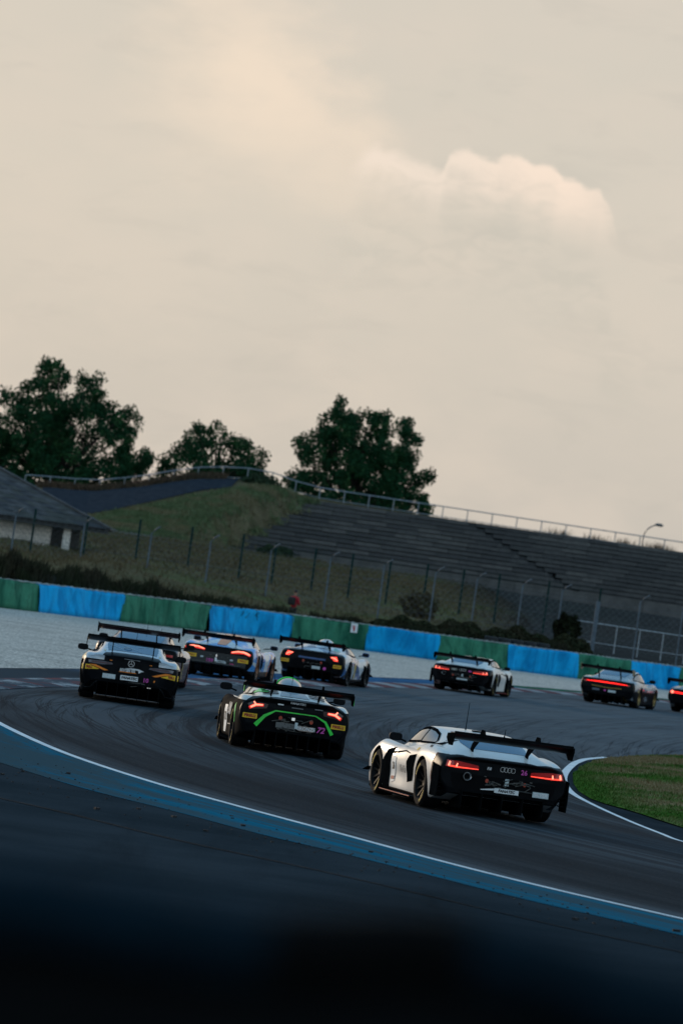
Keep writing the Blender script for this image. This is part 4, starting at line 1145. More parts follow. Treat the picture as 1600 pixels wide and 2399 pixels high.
    # ---- running gear
    def wheels(s, lip=yellow_m, rim=None, lip2=None):
        rim = rim or rim_m
        for y, r_, wd, tr in ((0, .355, .31, .835), (s.wb, .345, .30, .835)):
            for sd_ in (-1, 1):
                hub = empty("wheel", (sd_ * tr, y, r_)); hub.parent = s.root
                hw = wd / 2
                t = MB().lathe_x([(-hw + .02, .235), (-hw, .25), (-hw, r_ - .035), (-hw + .03, r_ - .004), (-hw * .3, r_), (hw * .3, r_), (hw - .03, r_ - .004), (hw, r_ - .035), (hw, .25), (hw - .02, .235)], 36)
                t.build("tyre", rubber, hub, True)
                o_ = sd_ * (hw - .012)
                rm = MB().lathe_x([(o_, .238), (o_ - sd_ * .02, .225), (o_ - sd_ * .09, .215), (o_ - sd_ * .12, .05), (o_ - sd_ * .12, 0)], 32)
                for k in range(10):
                    an = 2 * math.pi * k / 10 + .15
                    c, s2 = math.cos(an), math.sin(an); n_ = Vector((0, -s2, c))
                    p0 = Vector((o_ - sd_ * .075, c * .045, s2 * .045)); p1 = Vector((o_ - sd_ * .012, c * .228, s2 * .228)); q = Vector((-sd_ * .02, 0, 0))
                    rm.add([p0 + n_ * .016, p0 - n_ * .016, p1 - n_ * .011, p1 + n_ * .011, p0 + n_ * .016 + q, p0 - n_ * .016 + q, p1 - n_ * .011 + q, p1 + n_ * .011 + q], [(0, 1, 2, 3), (0, 4, 5, 1), (3, 2, 6, 7), (1, 5, 6, 2), (0, 3, 7, 4)])
                rm.lathe_x([(o_ - sd_ * .05, 0), (o_ - sd_ * .045, .045), (o_ - sd_ * .09, .055)], 16)
                rm.build("rim", rim, hub, True)
                for a0, a1 in ((.35, 1.25), (3.5, 4.4)):
                    mk = MB()      # band of yellow lettering on the sidewall
                    for k in range(8):
                        u0, u1 = a0 + (a1 - a0) * k / 8, a0 + (a1 - a0) * (k + .72) / 8; X = sd_ * (hw + .003)
                        mk.add([(X, r * math.cos(u), r * math.sin(u)) for u in (u0, u1) for r in (.268, .302)], [(0, 1, 3, 2)])
                    if lip: mk.build("sidewall_lettering", lip, hub)["kind"] = 'stuff'
                if lip2:
                    MB().lathe_x([(o_ + sd_ * .004, .222), (o_ + sd_ * .006, .238)], 32).build("rim_ring", lip2, hub)
    def wing(s, z=1.17, y=-1.08, half=.95, chord=.34, m=black_gloss, support='swan', endm=None, sx=.38, tilt=11, ep=(.10, .14), stay_base=(-.55, .93), plate_m=None):
        t = R(tilt); ct, st_ = math.cos(t), math.sin(t)
        prof = []
        for u in np.linspace(0, 1, 9): prof.append((.5 - u, .030 * math.sin(math.pi * u ** .8) + .008))
        for u in np.linspace(1, 0, 9)[0:]: prof.append((.5 - u, -.045 * math.sin(math.pi * u ** .75) - .004))
        pl = [(y + (p * chord) * ct + q * st_, z - p * chord * st_ + q * ct) for p, q in prof]
        w_ = s.part("rear_wing", MB().prism(pl, -half, half), m, True)
        yb_ = y - chord / 2 * ct; zb_ = z + chord / 2 * st_
        MB().box((0, yb_ + .004, zb_ + .012), (half * 2 - .01, .008, .04)).build("gurney_flap", black_matt, w_)
        for sd_ in (-1, 1):
            out = [(y - chord * .58, z + ep[0]), (y + chord * .50, z + ep[0] * .45), (y + chord * .62, z - .05), (y + chord * .15, z - ep[1]), (y - chord * .40, z - ep[1]), (y - chord * .60, z - .02)]
            MB().prism(out, sd_ * half - .008, sd_ * half + .008).build("end_plate", endm or black_matt, w_)
        for sd_ in (-1, 1):
            x = sd_ * sx; mb = MB()
            if support == 'swan':
                ctr = [(stay_base[0] + .02, stay_base[1] - .03), (stay_base[0] - .06, stay_base[1] + .10), (y + .16, z + .02), (y + .10, z + .085), (y + .0, z + .085), (y - .06, z + .03)]
                wd_ = [.15, .10, .085, .085, .08, .05]
            else:
                ctr = [(stay_base[0] - .02, stay_base[1] - .03), ((stay_base[0] + y) / 2 - .03, (stay_base[1] + z) / 2), (y + .01, z - .015)]; wd_ = [.13, .09, .10]
            a = np.array(ctr); nn = normals2(a)
            L = a - nn * np.array(wd_)[:, None] / 2; Rr = a + nn * np.array(wd_)[:, None] / 2
            mb.prism([tuple(p) for p in L] + [tuple(p) for p in Rr[::-1]], x - .011, x + .011)
            mb.build("wing_stay", black_matt, s.root)
        return w_
    def diffuser(s, y0=-.40, y1=-1.0, zt=.36, half=.66, n=6, m=None):
        d = s.part("diffuser", MB().add([(-half, y0, .11), (half, y0, .11), (half, y1, zt), (-half, y1, zt), (-half, y0, .15), (half, y0, .15), (half, y1, zt + .04), (-half, y1, zt + .04)],
                   [(0, 1, 2, 3), (4, 7, 6, 5), (3, 2, 6, 7), (0, 3, 7, 4), (1, 5, 6, 2)]), m or black_matt)
        for k in range(n):
            x = -half + 2 * half * k / (n - 1)
            s.part("fin", MB().prism([(y0, .07), (y1 - .03, .10), (y1 - .03, zt), (y0, .12)], x - .006, x + .006), black_matt, parent=d)
        return d
    def mirrors(s, y, z, x=1.0, m=black_gloss, base_x=.72, size=(.22, .10, .13)):
        for sd_ in (-1, 1):
            mb = MB().tube([(sd_ * base_x, y + .02, z - .06), (sd_ * (x - .05), y, z - .02)], .016, 6)
            arm = s.part("mirror_arm", mb, black_matt)
            hw, hl, hh = size[0] / 2, size[1] / 2, size[2] / 2; n_ = 14
            sec = [(math.copysign(abs(math.cos(a)) ** .6, math.cos(a)), math.copysign(abs(math.sin(a)) ** .6, math.sin(a))) for a in (2 * math.pi * k / n_ for k in range(n_))]
            v, f = [], []
            for yy, k in ((-hl, .86), (-hl * .9, 1.0), (hl * .3, .92), (hl, .45)):
                v += [(sd_ * x + a * hw * k, y + yy, z + b * hh * k) for a, b in sec]
            for i in range(3): f += [(i * n_ + k, i * n_ + (k + 1) % n_, (i + 1) * n_ + (k + 1) % n_, (i + 1) * n_ + k) for k in range(n_)]
            f += [tuple(range(n_)), tuple(range(3 * n_, 4 * n_))]
            mo = s.part("mirror", MB().add(v, f), m, True)
            MB().box((sd_ * x, y - hl - .002, z), (size[0] * .74, .004, size[2] * .70)).build("mirror_glass", black_gloss, mo)
    def skirts(s, m=black_matt, edge=None):
        for sd_ in (-1, 1):
            s.part("side_skirt", MB().box((sd_ * .955, s.wb / 2, .10), (.10, s.wb - .86, .035)), m)
            if edge: s.part("skirt_edge", MB().box((sd_ * 1.008, s.wb / 2, .118), (.006, s.wb - .86, .012)), edge)
        fy = s.wb + 1.0
        s.part("front_splitter", MB().add([(-.93, s.wb + .35, .085), (.93, s.wb + .35, .085), (.80, fy, .085), (-.80, fy, .085), (-.93, s.wb + .35, .115), (.93, s.wb + .35, .115), (.80, fy, .115), (-.80, fy, .115)],
               [(0, 1, 2, 3), (4, 7, 6, 5), (0, 4, 5, 1), (1, 5, 6, 2), (2, 6, 7, 3), (3, 7, 4, 0)]), black_matt)
        for sd_ in (-1, 1):
            s.part("canard", MB().box((sd_ * .93, s.wb + .55, .36), (.16, .30, .012), Matrix.Rotation(R(-12), 3, 'X')), black_matt)
    def antenna(s, p, h=.35, r=.006):
        s.part("antenna", MB().tube([p, (p[0], p[1] - .01, p[2] + .05), (p[0], p[1] - .03, p[2] + h)], [r * 2.6, r, r * .6], 6), black_matt)
    def windows(s, side, rear=None, front=None, pillar=None, rearm=None):
        s.mirror_patch("side_window", 'left', side, glass_m, off=.004)
        for v_ in ('left', 'right'):
            lp_ = list(side) + [side[0]]
            s.stroke("window_frame", v_, [[lp_[q], lp_[q + 1]] for q in range(len(side))], [.034, .034], black_matt, off=.010)
        if rear: s.patch("rear_window", 'top', rear, rearm or rear_glass, off=.005)
        if front: s.patch("windscreen", 'top', front, glass_m, off=.004)
    def rain_lights(s, c, r_=.032):
        for x, z in c:
            s.patch("rain_light", 'rear', [(x + r_ * math.cos(a) * .9, z + r_ * math.sin(a) * 1.1) for a in np.linspace(0, 2 * math.pi, 13)[:-1]], rain_m, off=.02, grid=.5)
    def exhaust(s, x, z, r_=.055, y=-.98):
        o = s.part("exhaust", MB().lathe_x([(-.06, r_ * .8), (.02, r_ * .85), (.03, r_), (.01, r_ * .72), (-.06, r_ * .6)], 18), silver_m, True)
        o.rotation_euler = (0, 0, R(-90)); o.location = (x, y, z)
    def rear_recess(s, poly, off=.006, m=None):
        return s.patch("rear_grille", 'rear', poly, m or void_m, off=off)
    def clutter(s, x0, x1, z0, z1, n, off=.022):
        """gearbox pieces, hoses and brackets seen through the opening above the diffuser."""
        mb = MB(); y = s.bvh.ray_cast(Vector((0, -4, (z0 + z1) / 2)), Vector((0, 1, 0)))[0].y - .012
        for _ in range(n):
            x = rng.uniform(x0, x1); z = rng.uniform(z0, z1)
            if rng.uniform() < .5: mb.box((x, y + rng.uniform(0, .02), z), (rng.uniform(.02, .06), .02, rng.uniform(.010, .03)))
            else: mb.tube([(x, y, z), (x + rng.uniform(-.12, .12), y - .01, z + rng.uniform(-.03, .03)), (x + rng.uniform(-.2, .2), y, z + rng.uniform(-.05, .04))], .008, 5)
        return tag(s.part("gearbox_detail", mb, mat("gearbox_alloy", (.11, .11, .105), .4, metal=.6, vary=.5, vscale=20)), kind='stuff')
def ring_pts(cx, cz, r_, n=16, a0=0, a1=2 * math.pi):
    return [(cx + r_ * math.cos(a), cz + r_ * math.sin(a)) for a in np.linspace(a0, a1, n)]

# ---------------------------------------------------------------- white car in front
pearl = mat("pearl_white_paint", (.76, .73, .69), .42, coat=.5, vary=.03, vscale=3)
def fn_white(c, n):
    if c.y < -.885: return 1
    if c.y < -.56 and c.z < .845 and abs(c.x) > .80: return 1
    if c.z < .17: return 1
    return 0
def white_coupe(loc, head, label, first):
    k = Car('coupe', [pearl, black_gloss], fn_white, loc, head, label, cuts=YC(-.885, -.56) + ZC(.845, .17) + XC(.8, -.8))
    k.wheels(lip=yellow_m)
    k.wing(z=1.14, y=-1.08, half=.91, chord=.34, sx=.42, stay_base=(-.52, .90), ep=(.04, .15))
    k.diffuser(-.40, -1.02, .34, .62, 5)
    k.mirrors(1.80, .93, .98, base_x=.80, size=(.20, .10, .12))
    k.skirts(edge=red_ink)
    k.windows([(2.28, .87), (1.75, 1.05), (1.55, 1.105), (1.30, 1.135), (1.10, 1.14), (1.10, .925), (1.6, .895)], [(-.47, .62), (.47, .62), (.50, -.15), (.44, -.46), (-.44, -.46), (-.50, -.15)], [(-.46, 1.72), (.46, 1.72), (.52, 2.1), (.46, 2.5), (-.46, 2.5), (-.52, 2.1)])
    for v_ in ('left', 'right'): k.stroke("window_frame", v_, [[(1.08, 1.14), (.85, 1.125)], [(.85, 1.125), (.55, 1.075)], [(.55, 1.075), (.35, .985)], [(.35, .985), (.37, .945)], [(.37, .945), (1.08, .92)]], [.03, .03], black_matt, off=.010)
    k.mirror_patch("quarter_window", 'left', [(1.06, .93), (1.06, 1.135), (.85, 1.12), (.55, 1.07), (.36, .985), (.38, .955)], glass_m)
    # front fender vent and door intake
    k.mirror_patch("fender_vent", 'left', [(2.30, .14), (2.30, .55), (2.16, .72), (1.86, .77), (1.94, .62), (1.93, .14)], black_matt, off=.005)
    k.mirror_patch("side_intake", 'left', [(1.10, .60), (.95, .70), (.40, .75), (.47, .60), (.56, .34), (.92, .30)], black_matt, off=.005)
    k.mirror_patch("door_shadow_gap", 'left', [(1.90, .70), (1.30, .76), (.92, .735), (.95, .725), (1.30, .74), (1.90, .67)], black_matt, off=.006)
    # tail panel
    k.patch("tail_lip", 'top', [(-.86, -.80), (-.5, -.89), (.5, -.89), (.86, -.80), (.90, -.945), (-.90, -.945)], black_gloss, off=.012)
    k.part("tail_spoiler", MB().add([(-.84, -.93, .80), (.84, -.93, .80), (.70, -1.0, .842), (-.70, -1.0, .842), (-.84, -.93, .775), (.84, -.93, .775), (.70, -1.0, .828), (-.70, -1.0, .828)], [(0, 1, 2, 3), (7, 6, 5, 4), (3, 2, 6, 7), (0, 3, 7, 4), (1, 5, 6, 2)]), black_gloss)
    k.rear_recess([(-.80, .60), (.80, .60), (.78, .47), (.70, .33), (-.70, .33), (-.78, .47)])
    for sd_ in (-1, 1):
        l = k.patch("tail_light", 'rear', [(sd_ * x, z) for x, z in ((.875, .765), (.90, .675), (.74, .662), (.39, .675), (.40, .735), (.70, .768))], lens_red, off=.012)
        k.stroke("light_bar", 'rear', [(sd_ * .40, .683), (sd_ * .72, .681), (sd_ * .865, .690)], [.012, .020, .024], glow, off=.02, parent=l)
        k.stroke("light_bar", 'rear', [(sd_ * .855, .687), (sd_ * .838, .752)], [.034, .022], glow_hot, off=.022, parent=l)
        k.stroke("light_bar", 'rear', [(sd_ * .735, .684), (sd_ * .725, .738)], [.030, .016], glow_hot, off=.022, parent=l)
        k.stroke("corner_line", 'left' if sd_ < 0 else 'right', [(-.60, .84), (-.565, .70), (-.56, .50), (-.60, .28)], .014, red_ink, off=.006)
        # louvred corner behind the wheel
        for j in range(6):
            k.part("louvre", MB().box((sd_ * .955, -.80, .30 + j * .062), (.085, .26, .012)), black_matt)
        k.part("bumper_corner", MB().prism([(-.62, .22), (-.98, .22), (-1.0, .40), (-.97, .66), (-.62, .70)], sd_ * .985, sd_ * .998), black_matt)
    e = k.stroke("ring_emblem", 'rear', [ring_pts(x, .727, .034, 14) for x in (-.035, .018, .071, .124)], .008, silver_m, off=.016)
    if first: k.text("26", 'rear', (.295, .716), .070, pink_m, off=.016, bold=.02, name="number")
    else: k.plate((.29, .716), .10, .05, pink_m, None, None, off=.016)
    k.text("R8", 'rear', (-.24, .715), .042, ink_w, off=.016, shear=.2, name="badge")
    k.exhaust(-.56, .565, .062)
    k.rain_lights([(-.25, .535), (.325, .545)], .028)
    k.clutter(-.30, .42, .44, .60, 26)
    k.plate((.055, .545), .06, .10, grey_pl, None, None)
    if first:
        k.plate((.055, .415), .37, .068, white_pl, "FANATEC", ink, .040, bold=.04, shear=.15, off=.05)
        k.stroke("tow_strap", 'rear', [(-.33, .402), (-.12, .425)], [.012, .03], white_pl, off=.03)
        k.plate((.575, .425), .245, .082, grey_pl, "SILVER", ink_w, .050, off=.05)
        k.text("NeVia", 'left', (1.28, .475), .105, ink_g, off=.008, bold=.02)
        p = k.patch("number_panel", 'left', [(1.86, .24), (1.86, .64), (1.70, .62), (1.68, .27)], white_pl, off=.008)
        k.text("26", 'left', (1.775, .49), .10, ink, off=.012, tilt=R(0), parent=p, bold=.04, wide=.7)
        k.stroke("panel_band", 'left', [(1.85, .31), (1.70, .32)], .05, red_ink, off=.013, parent=p)
        c_ = k.patch("number_roundel", 'left', ring_pts(.02, 1.02, .085, 15)[:-1], black_gloss, off=.006)
        k.text("26", 'left', (.02, 1.02), .075, ink_w, off=.012, parent=c_)
        for j in range(3): k.stroke("pillar_stripe", 'left', [(-.02 - j * .035, .925), (-.09 - j * .035, .895)], .014, ink, off=.006)
        k.patch("fender_sticker", 'left', [(.62, .80), (.62, .845), (.42, .85), (.42, .805)], yel_pl, off=.006)
    else:
        k.plate((.06, .43), .36, .05, grey_pl, None, None, off=.03)
        k.plate((-.24, .725), .20, .06, mat("dull_plate", (.22, .23, .19), .5), None, None)
    k.antenna((-.12, 1.05, 1.17), .42); k.antenna((.35, .55, 1.14), .14)
    k.part("roof_vent", MB().box((.02, .86, 1.178), (.16, .10, .03)), black_matt)
    return k
white_coupe((2.65, 83.94), 13.9, "white racing coupe with pink number 26 on its black tail, at the grass apex", True)
white_coupe((4.78, 186.07), -12.6, "white racing coupe on the kerb, with two split red tail lights and no stickers", False)

# ---------------------------------------------------------------- black, white and green wedge
cream = mat("cream_white_paint", (.66, .62, .55), .30, coat=.7, vary=.05)
green_p = mat("vivid_green_paint", (.02, .74, .06), .35, coat=.4)
def fn_wedge(c, n):
    if c.y < -.80: return 1
    if (c.z > (.84 if c.y < 1.3 else .90) or (abs(c.x) < .84 and c.z > .80)) and c.y < 2.45: return 0
    return 2
k = Car('wedge', [cream, black_gloss, mat('satin_black_paint', (.006, .007, .008), .8, spec=.02)], fn_wedge, (-.40, 99.66), 6.0, "black, white and green wedge shaped racing car with pink number 72", cuts=YC(-.80, 1.3, 2.45) + ZC(.84, .90, .80) + XC(.84, -.84))
k.wheels(lip=yellow_m)
k.wing(z=1.135, y=-1.0, half=.95, chord=.36, support='swan', sx=.42, stay_base=(-.42, .93), ep=(.03, .15))
for o in k.root.children:
    if o.name.startswith("rear_wing"):
        for e in o.children:
            if e.name.startswith("end_plate"): MB().box((math.copysign(.962, e.data.vertices[0].co.x), -1.12, 1.05), (.006, .10, .10)).build("plate_tip", green_p, o); 
k.diffuser(-.40, -.98, .36, .66, 8)
k.mirrors(1.78, .98, 1.02, m=black_gloss, base_x=.82)
k.skirts(edge=None)
k.windows([(2.05, .86), (1.75, .99), (1.5, 1.07), (1.15, 1.115), (.85, 1.10), (.72, .92), (1.3, .87)], None, [(-.48, 1.55), (.48, 1.55), (.54, 2.0), (.46, 2.45), (-.46, 2.45), (-.54, 2.0)])
# engine lid: louvres, scoop and dark centre
k.patch("engine_cover", 'top', [(-.16, .35), (.16, .35), (.26, -.45), (-.26, -.45)], mat("smoked_panel", (.05, .065, .08), .2, coat=.5), off=.006)
for sd_ in (-1, 1):
    for j in range(5):
        y0 = .26 - j * .13
        k.patch("louvre", 'top', [(sd_ * .27, y0), (sd_ * .55, y0 - .02), (sd_ * .54, y0 - .085), (sd_ * .27, y0 - .065)], black_matt, off=.012)
    for j in range(4):
        k.stroke("side_louvre", 'left' if sd_ < 0 else 'right', [(.42 - j * .09, 1.0), (.34 - j * .09, .93)], .035, black_matt, off=.006)
sc = MB(); n_ = 13; sec = [(math.cos(a) , max(0, math.sin(a))) for a in np.linspace(0, math.pi, n_)]
v, f = [], []
for yy, wd_, h_, zb in ((.98, .20, .155, 1.13), (.70, .22, .165, 1.12), (.30, .20, .13, 1.06), (-.05, .15, .07, 1.01), (-.30, .06, .02, .98)):
    v += [(a * wd_, yy, zb + b * h_) for a, b in sec]
f = [(i * n_ + q, i * n_ + q + 1, (i + 1) * n_ + q + 1, (i + 1) * n_ + q) for i in range(4) for q in range(n_ - 1)] + [tuple(range(n_))]
sco = k.part("roof_scoop", MB().add(v, f), mat("grey_smoke_scoop", (.10, .13, .16), .2, coat=.6), True)
MB().tube([(a * .215, .96, 1.125 + b * .165) for a, b in sec], .02, 6).build("scoop_edge", green_p, sco)
k.patch("green_flash", 'top', [(-.70, .25), (-.56, .30), (-.40, -.18), (-.50, -.22)], green_p, off=.008)
k.patch("tail_lip", 'top', [(-.74, -.60), (.74, -.60), (.88, -.85), (-.88, -.85)], black_gloss, off=.010)
k.part("tail_spoiler", MB().add([(-.80, -.84, .86), (.80, -.84, .86), (.62, -.93, .935), (-.62, -.93, .935), (-.80, -.84, .83), (.80, -.84, .83), (.62, -.93, .92), (-.62, -.93, .92)], [(0, 1, 2, 3), (7, 6, 5, 4), (3, 2, 6, 7), (0, 3, 7, 4), (1, 5, 6, 2)]), black_gloss)
k.rear_recess([(-.52, .66), (.52, .66), (.62, .50), (.60, .30), (-.60, .30), (-.62, .50)])
for sd_ in (-1, 1):
    l = k.patch("tail_light", 'rear', [(sd_ * x, z) for x, z in ((.84, .79), (.78, .70), (.50, .745), (.48, .82), (.74, .845))], mat("smoked_lens", (.03, .004, .006), .15, coat=.5), off=.010)
    k.stroke("light_arm", 'rear', [(sd_ * .70, .786), (sd_ * .575, .796)], [.03, .024], glow_hot, off=.024, parent=l)
    k.stroke("light_arm", 'rear', [(sd_ * .695, .78), (sd_ * .735, .838)], [.03, .024], glow_hot, off=.025, parent=l)
    k.stroke("light_arm", 'rear', [(sd_ * .70, .785), (sd_ * .785, .735)], [.034, .03], glow_hot, off=.026, parent=l)
    k.stroke("light_halo", 'rear', [(sd_ * .81, .72), (sd_ * .70, .783), (sd_ * .56, .792)], [.05, .06, .045], glow_soft, off=.018, parent=l)
    k.plate((sd_ * .775, .585), .25, .085, yel_pl, "PIRELLI", red_ink, .048, bold=.05, off=.012, wide=.95)
    k.stroke("side_stripe", 'left' if sd_ < 0 else 'right', [(-.34, .74), (-.40, .60), (-.36, .42)], [.16, .13, .05], green_p, off=.008)
k.stroke("green_line", 'rear', [(-.665, .435), (-.52, .615), (-.34, .725), (.36, .725), (.545, .64), (.685, .435)], [.075, .055, .024, .018, .040, .060], green_p, off=.016)
k.rain_lights([(-.24, .61), (.30, .61)], .036)
k.clutter(-.30, .35, .38, .66, 34)
k.plate((-.14, .49), .34, .095, mat("brushed_panel", (.13, .14, .145), .3, metal=.7), None, None, off=.022)
k.part("white_lamp", MB().box((-.02, -.905, .62), (.055, .02, .05)), lit_w)
k.part("white_lamp", MB().box((-.02, -.905, .375), (.07, .02, .03)), lit_w)
k.plate((.045, .515), .05, .11, grey_pl, None, None, off=.05)
k.plate((.22, .478), .26, .085, bronze_pl, "BRONZE", ink_w, .058, off=.06, bold=.02)
k.text("72", 'rear', (.475, .485), .10, pink_m, off=.02, shear=.25, name="number")
k.text("FANATEC", 'rear', (.03, .893), .036, ink_w, flat=-.932, bold=.01, wide=1.2)
k.plate((.03, .815), .20, .016, ink_g, None, None, off=.02)
k.plate((-.27, .845), .10, .022, white_pl, None, None, off=.03); k.plate((.40, .838), .14, .018, ink_g, None, None, off=.03)
p = k.patch("number_panel", 'left', [(1.86, .18), (1.86, .66), (1.62, .66), (1.58, .18)], white_pl, off=.008)
k.text("72", 'left', (1.73, .45), .14, ink, off=.012, parent=p, bold=.04, wide=.7)
k.text("UNX", 'left', (1.22, .60), .20, ink_w, off=.010, bold=.03)
k.stroke("door_stripe", 'left', [(1.5, .33), (.8, .35)], .02, ink_g, off=.008)
k.antenna((.02, .55, 1.15), .30); k.antenna((-.28, .75, 1.14), .18); k.antenna((.62, .40, 1.02), .16)

# ---------------------------------------------------------------- silver and black long nosed hatch
steel_blue = mat("silver_blue_paint", (.50, .55, .60), .26, coat=.8, vary=.05, metal=.15)
hip_yellow = mat("pale_yellow_paint", (.70, .56, .24), .3, coat=.6)
orange_p = mat("orange_paint", (.92, .24, .012), .35, coat=.4)
def fn_silver(c, n):
    if abs(c.x) < .56 and c.y < -.88: return 1
    if c.y < -.66 and c.z < .835: return 1
    if c.z < .55 and c.y < 2.2: return 1
    if c.y < -.35 and abs(c.x) > .93 and c.z < .93: return 2
    return 0
k = Car('longnose', [steel_blue, black_gloss, hip_yellow], fn_silver, (-3.85, 117.23), 2.2, "silver and black racing car with orange stripes, yellow badges and pink number 10", cuts=YC(-.88, -.66, -.35, 2.2) + ZC(.835, .55, .93) + XC(.56, -.56, .93, -.93))
k.wheels(lip=yellow_m)
k.wing(z=1.265, y=-1.05, half=.955, chord=.36, support='post', sx=.42, stay_base=(-.70, .97), ep=(.02, .16))
k.diffuser(-.40, -1.05, .40, .64, 7)
k.mirrors(1.55, 1.0, 1.03, base_x=.80)
k.skirts()
k.windows([(1.72, .89), (1.35, 1.08), (1.0, 1.17), (.55, 1.17), (.15, 1.09), (.10, .97), (.8, .925)], [(-.50, .42), (.50, .42), (.53, .0), (.50, -.52), (-.50, -.52), (-.53, .0)], [(-.48, 1.3), (.48, 1.3), (.52, 1.55), (.46, 1.9), (-.46, 1.9), (-.52, 1.55)])
# roll cage tubes just inside the rear glass show as pale bars
cage = mat("cage_pale_blue", (.30, .42, .50), .4)
k.stroke("cage_bar", 'top', [[(-.48, .25), (.16, -.42)], [(-.50, -.02), (-.20, -.40)], [(.10, -.10), (.46, .12)]], [.022, .022], cage, off=.008)
k.part("cabin_detail", MB().tube(ring3 := [(-.10 + .10 * math.cos(a), -.30, 1.085 + .05 * math.sin(a)) for a in np.linspace(0, 2 * math.pi, 12)], .010, 5), cage)
k.patch("tail_lip", 'top', [(-.55, -.72), (.55, -.72), (.60, -.96), (-.60, -.96)], black_gloss, off=.010)
k.rear_recess([(-.62, .44), (-.52, .475), (.52, .475), (.62, .44), (.66, .40), (-.66, .40)])
for sd_ in (-1, 1):
    l = k.patch("tail_light", 'rear', [(sd_ * x, z) for x, z in ((.88, .80), (.86, .745), (.60, .735), (.37, .765), (.39, .795), (.60, .812))], mat("clear_grey_lens", (.13, .12, .14), .15, coat=.6), off=.010)
    k.stroke("light_strip", 'rear', [(sd_ * .80, .775), (sd_ * .42, .780)], .016, mat("lens_plum", (.10, .03, .04), .3), off=.016, parent=l)
    k.part("bulb", MB().lathe_x([(-.01, .0), (-.01, .022), (.01, .022), (.012, 0)], 12, (0, 0, 0)), lit_w, parent=l) if False else None
    k.patch("yellow_badge", 'rear', [(sd_ * x, z) for x, z in ((.985, .705), (.845, .705), (.63, .635), (.82, .615), (.985, .595))], yel_pl, off=.012)
    k.text("PIRELLI", 'rear', (sd_ * .845, .655), .050, red_ink, off=.018, bold=.05, wide=.55)
    k.patch("orange_stripe", 'rear', [(sd_ * x, z) for x, z in ((.86, .715), (.72, .722), (.45, .635), (.53, .622))], orange_p, off=.018)
    k.patch("fender_vent", 'left' if sd_ < 0 else 'right', [(-.60, .80), (-.60, .30), (-.80, .30), (-.86, .80)], black_matt, off=.008)
    k.stroke("bumper_highlight", 'rear', [(sd_ * .60, .435), (sd_ * .70, .36), (sd_ * .77, .25), (sd_ * .98, .235)], .018, mat("highlight_grey", (.07, .08, .09), .25, coat=.6), off=.014)  # grey stroke paints the highlight along the black bumper's arcs
    k.stroke("pillar_text_band", 'left' if sd_ < 0 else 'right', [(-.02, .99), (-.30, .985)], .03, ink_g, off=.006)
    k.part("reflector", MB().box((sd_ * .40 if sd_ > 0 else -.42, -1.005, .845), (.05, .012, .014)), orange_p)
    k.patch("pillar_flash", 'top', [(sd_ * .60, -.42), (sd_ * .54, -.46), (sd_ * .56, -.62)], hip_yellow, off=.008)
k.stroke("star_emblem", 'rear', [ring_pts(.0, .825, .062, 18), [(0, .825), (0, .885)], [(0, .825), (-.052, .795)], [(0, .825), (.052, .795)]], .013, silver_m, off=.016)
k.stroke("badge_bar", 'rear', [(-.15, .905), (.17, .900)], .012, ink_g, off=.012)
k.plate((-.42, .52), .265, .095, grey_pl, "SILVER", ink_w, .055, off=.04)
k.plate((-.005, .528), .36, .095, white_pl, "FANATEC", ink, .052, off=.04, shear=.2, bold=.05)
k.text("BOUTSEN VDS", 'rear', (-.06, .680), .056, ink_w, off=.016, shear=.15, bold=.045, wide=.60)
k.stroke("logo_underline", 'rear', [(-.23, .643), (.12, .643)], .014, orange_p, off=.016)
k.patch("logo_fox", 'rear', [(-.12, .722), (.05, .738), (.17, .735), (.28, .698), (.22, .684), (.175, .650), (.155, .705)], ink_w, off=.018)
k.text("10", 'rear', (.335, .525), .085, pink_m, off=.018, name="number")
k.stroke("tow_loop", 'rear', [(.505, .51), (.52, .55)], .025, orange_p, off=.02)
k.plate((-.46, .415), .09, .045, grey_pl, None, None, off=.022)
k.part("white_lamp", MB().box((.42, -1.02, .40), (.075, .02, .045)), lit_w)
k.clutter(-.18, .40, .39, .47, 22)
k.antenna((0.05, .65, 1.24), .24)

# ---------------------------------------------------------------- half hidden dark red car ahead of the silver one
maroon = mat("dark_red_paint", (.060, .008, .010), .3, coat=.6)
rose = mat("rose_white_paint", (.60, .50, .47), .3, coat=.6)
wheat = mat("wheat_yellow_paint", (.62, .44, .08), .35, coat=.5)
k = Car('longnose', [maroon, rose, black_gloss], lambda c, n: 1 if (c.z > 1.19 or (c.y > 1.3 and c.z > .6)) else (2 if c.y < -.9 else 0), (-4.25, 134.66), -2.8,
        "dark red and white racing car half hidden behind the silver car")
k.wheels(lip=mat("pink_marking", (.45, .09, .12), .5), lip2=mat("pink_ring", (.42, .12, .14), .5))
k.wing(z=1.265, y=-1.05, half=.955, chord=.36, support='post', sx=.42, stay_base=(-.70, .97), m=mat("wing_dark_red", (.030, .006, .008), .35, coat=.4))
k.diffuser(-.40, -1.05, .40, .64, 7); k.mirrors(1.62, 1.0, 1.05, base_x=.80); k.skirts()
k.windows([(1.72, .89), (1.35, 1.08), (1.0, 1.17), (.55, 1.17), (.15, 1.09), (.10, .97), (.8, .925)], [(-.50, .42), (.50, .42), (.53, .0), (.50, -.52), (-.50, -.52), (-.53, .0)], [(-.48, 1.3), (.48, 1.3), (.52, 1.55), (.46, 1.9), (-.46, 1.9), (-.52, 1.55)])
for sd_ in ('left', 'right'):
    k.stroke("yellow_stripe", sd_, [(.30, .90), (.52, .55), (.62, .25)], [.10, .16, .12], wheat, off=.008)
    k.stroke("yellow_stripe", sd_, [(1.15, .84), (1.3, .45), (1.35, .22)], [.14, .18, .14], wheat, off=.008)
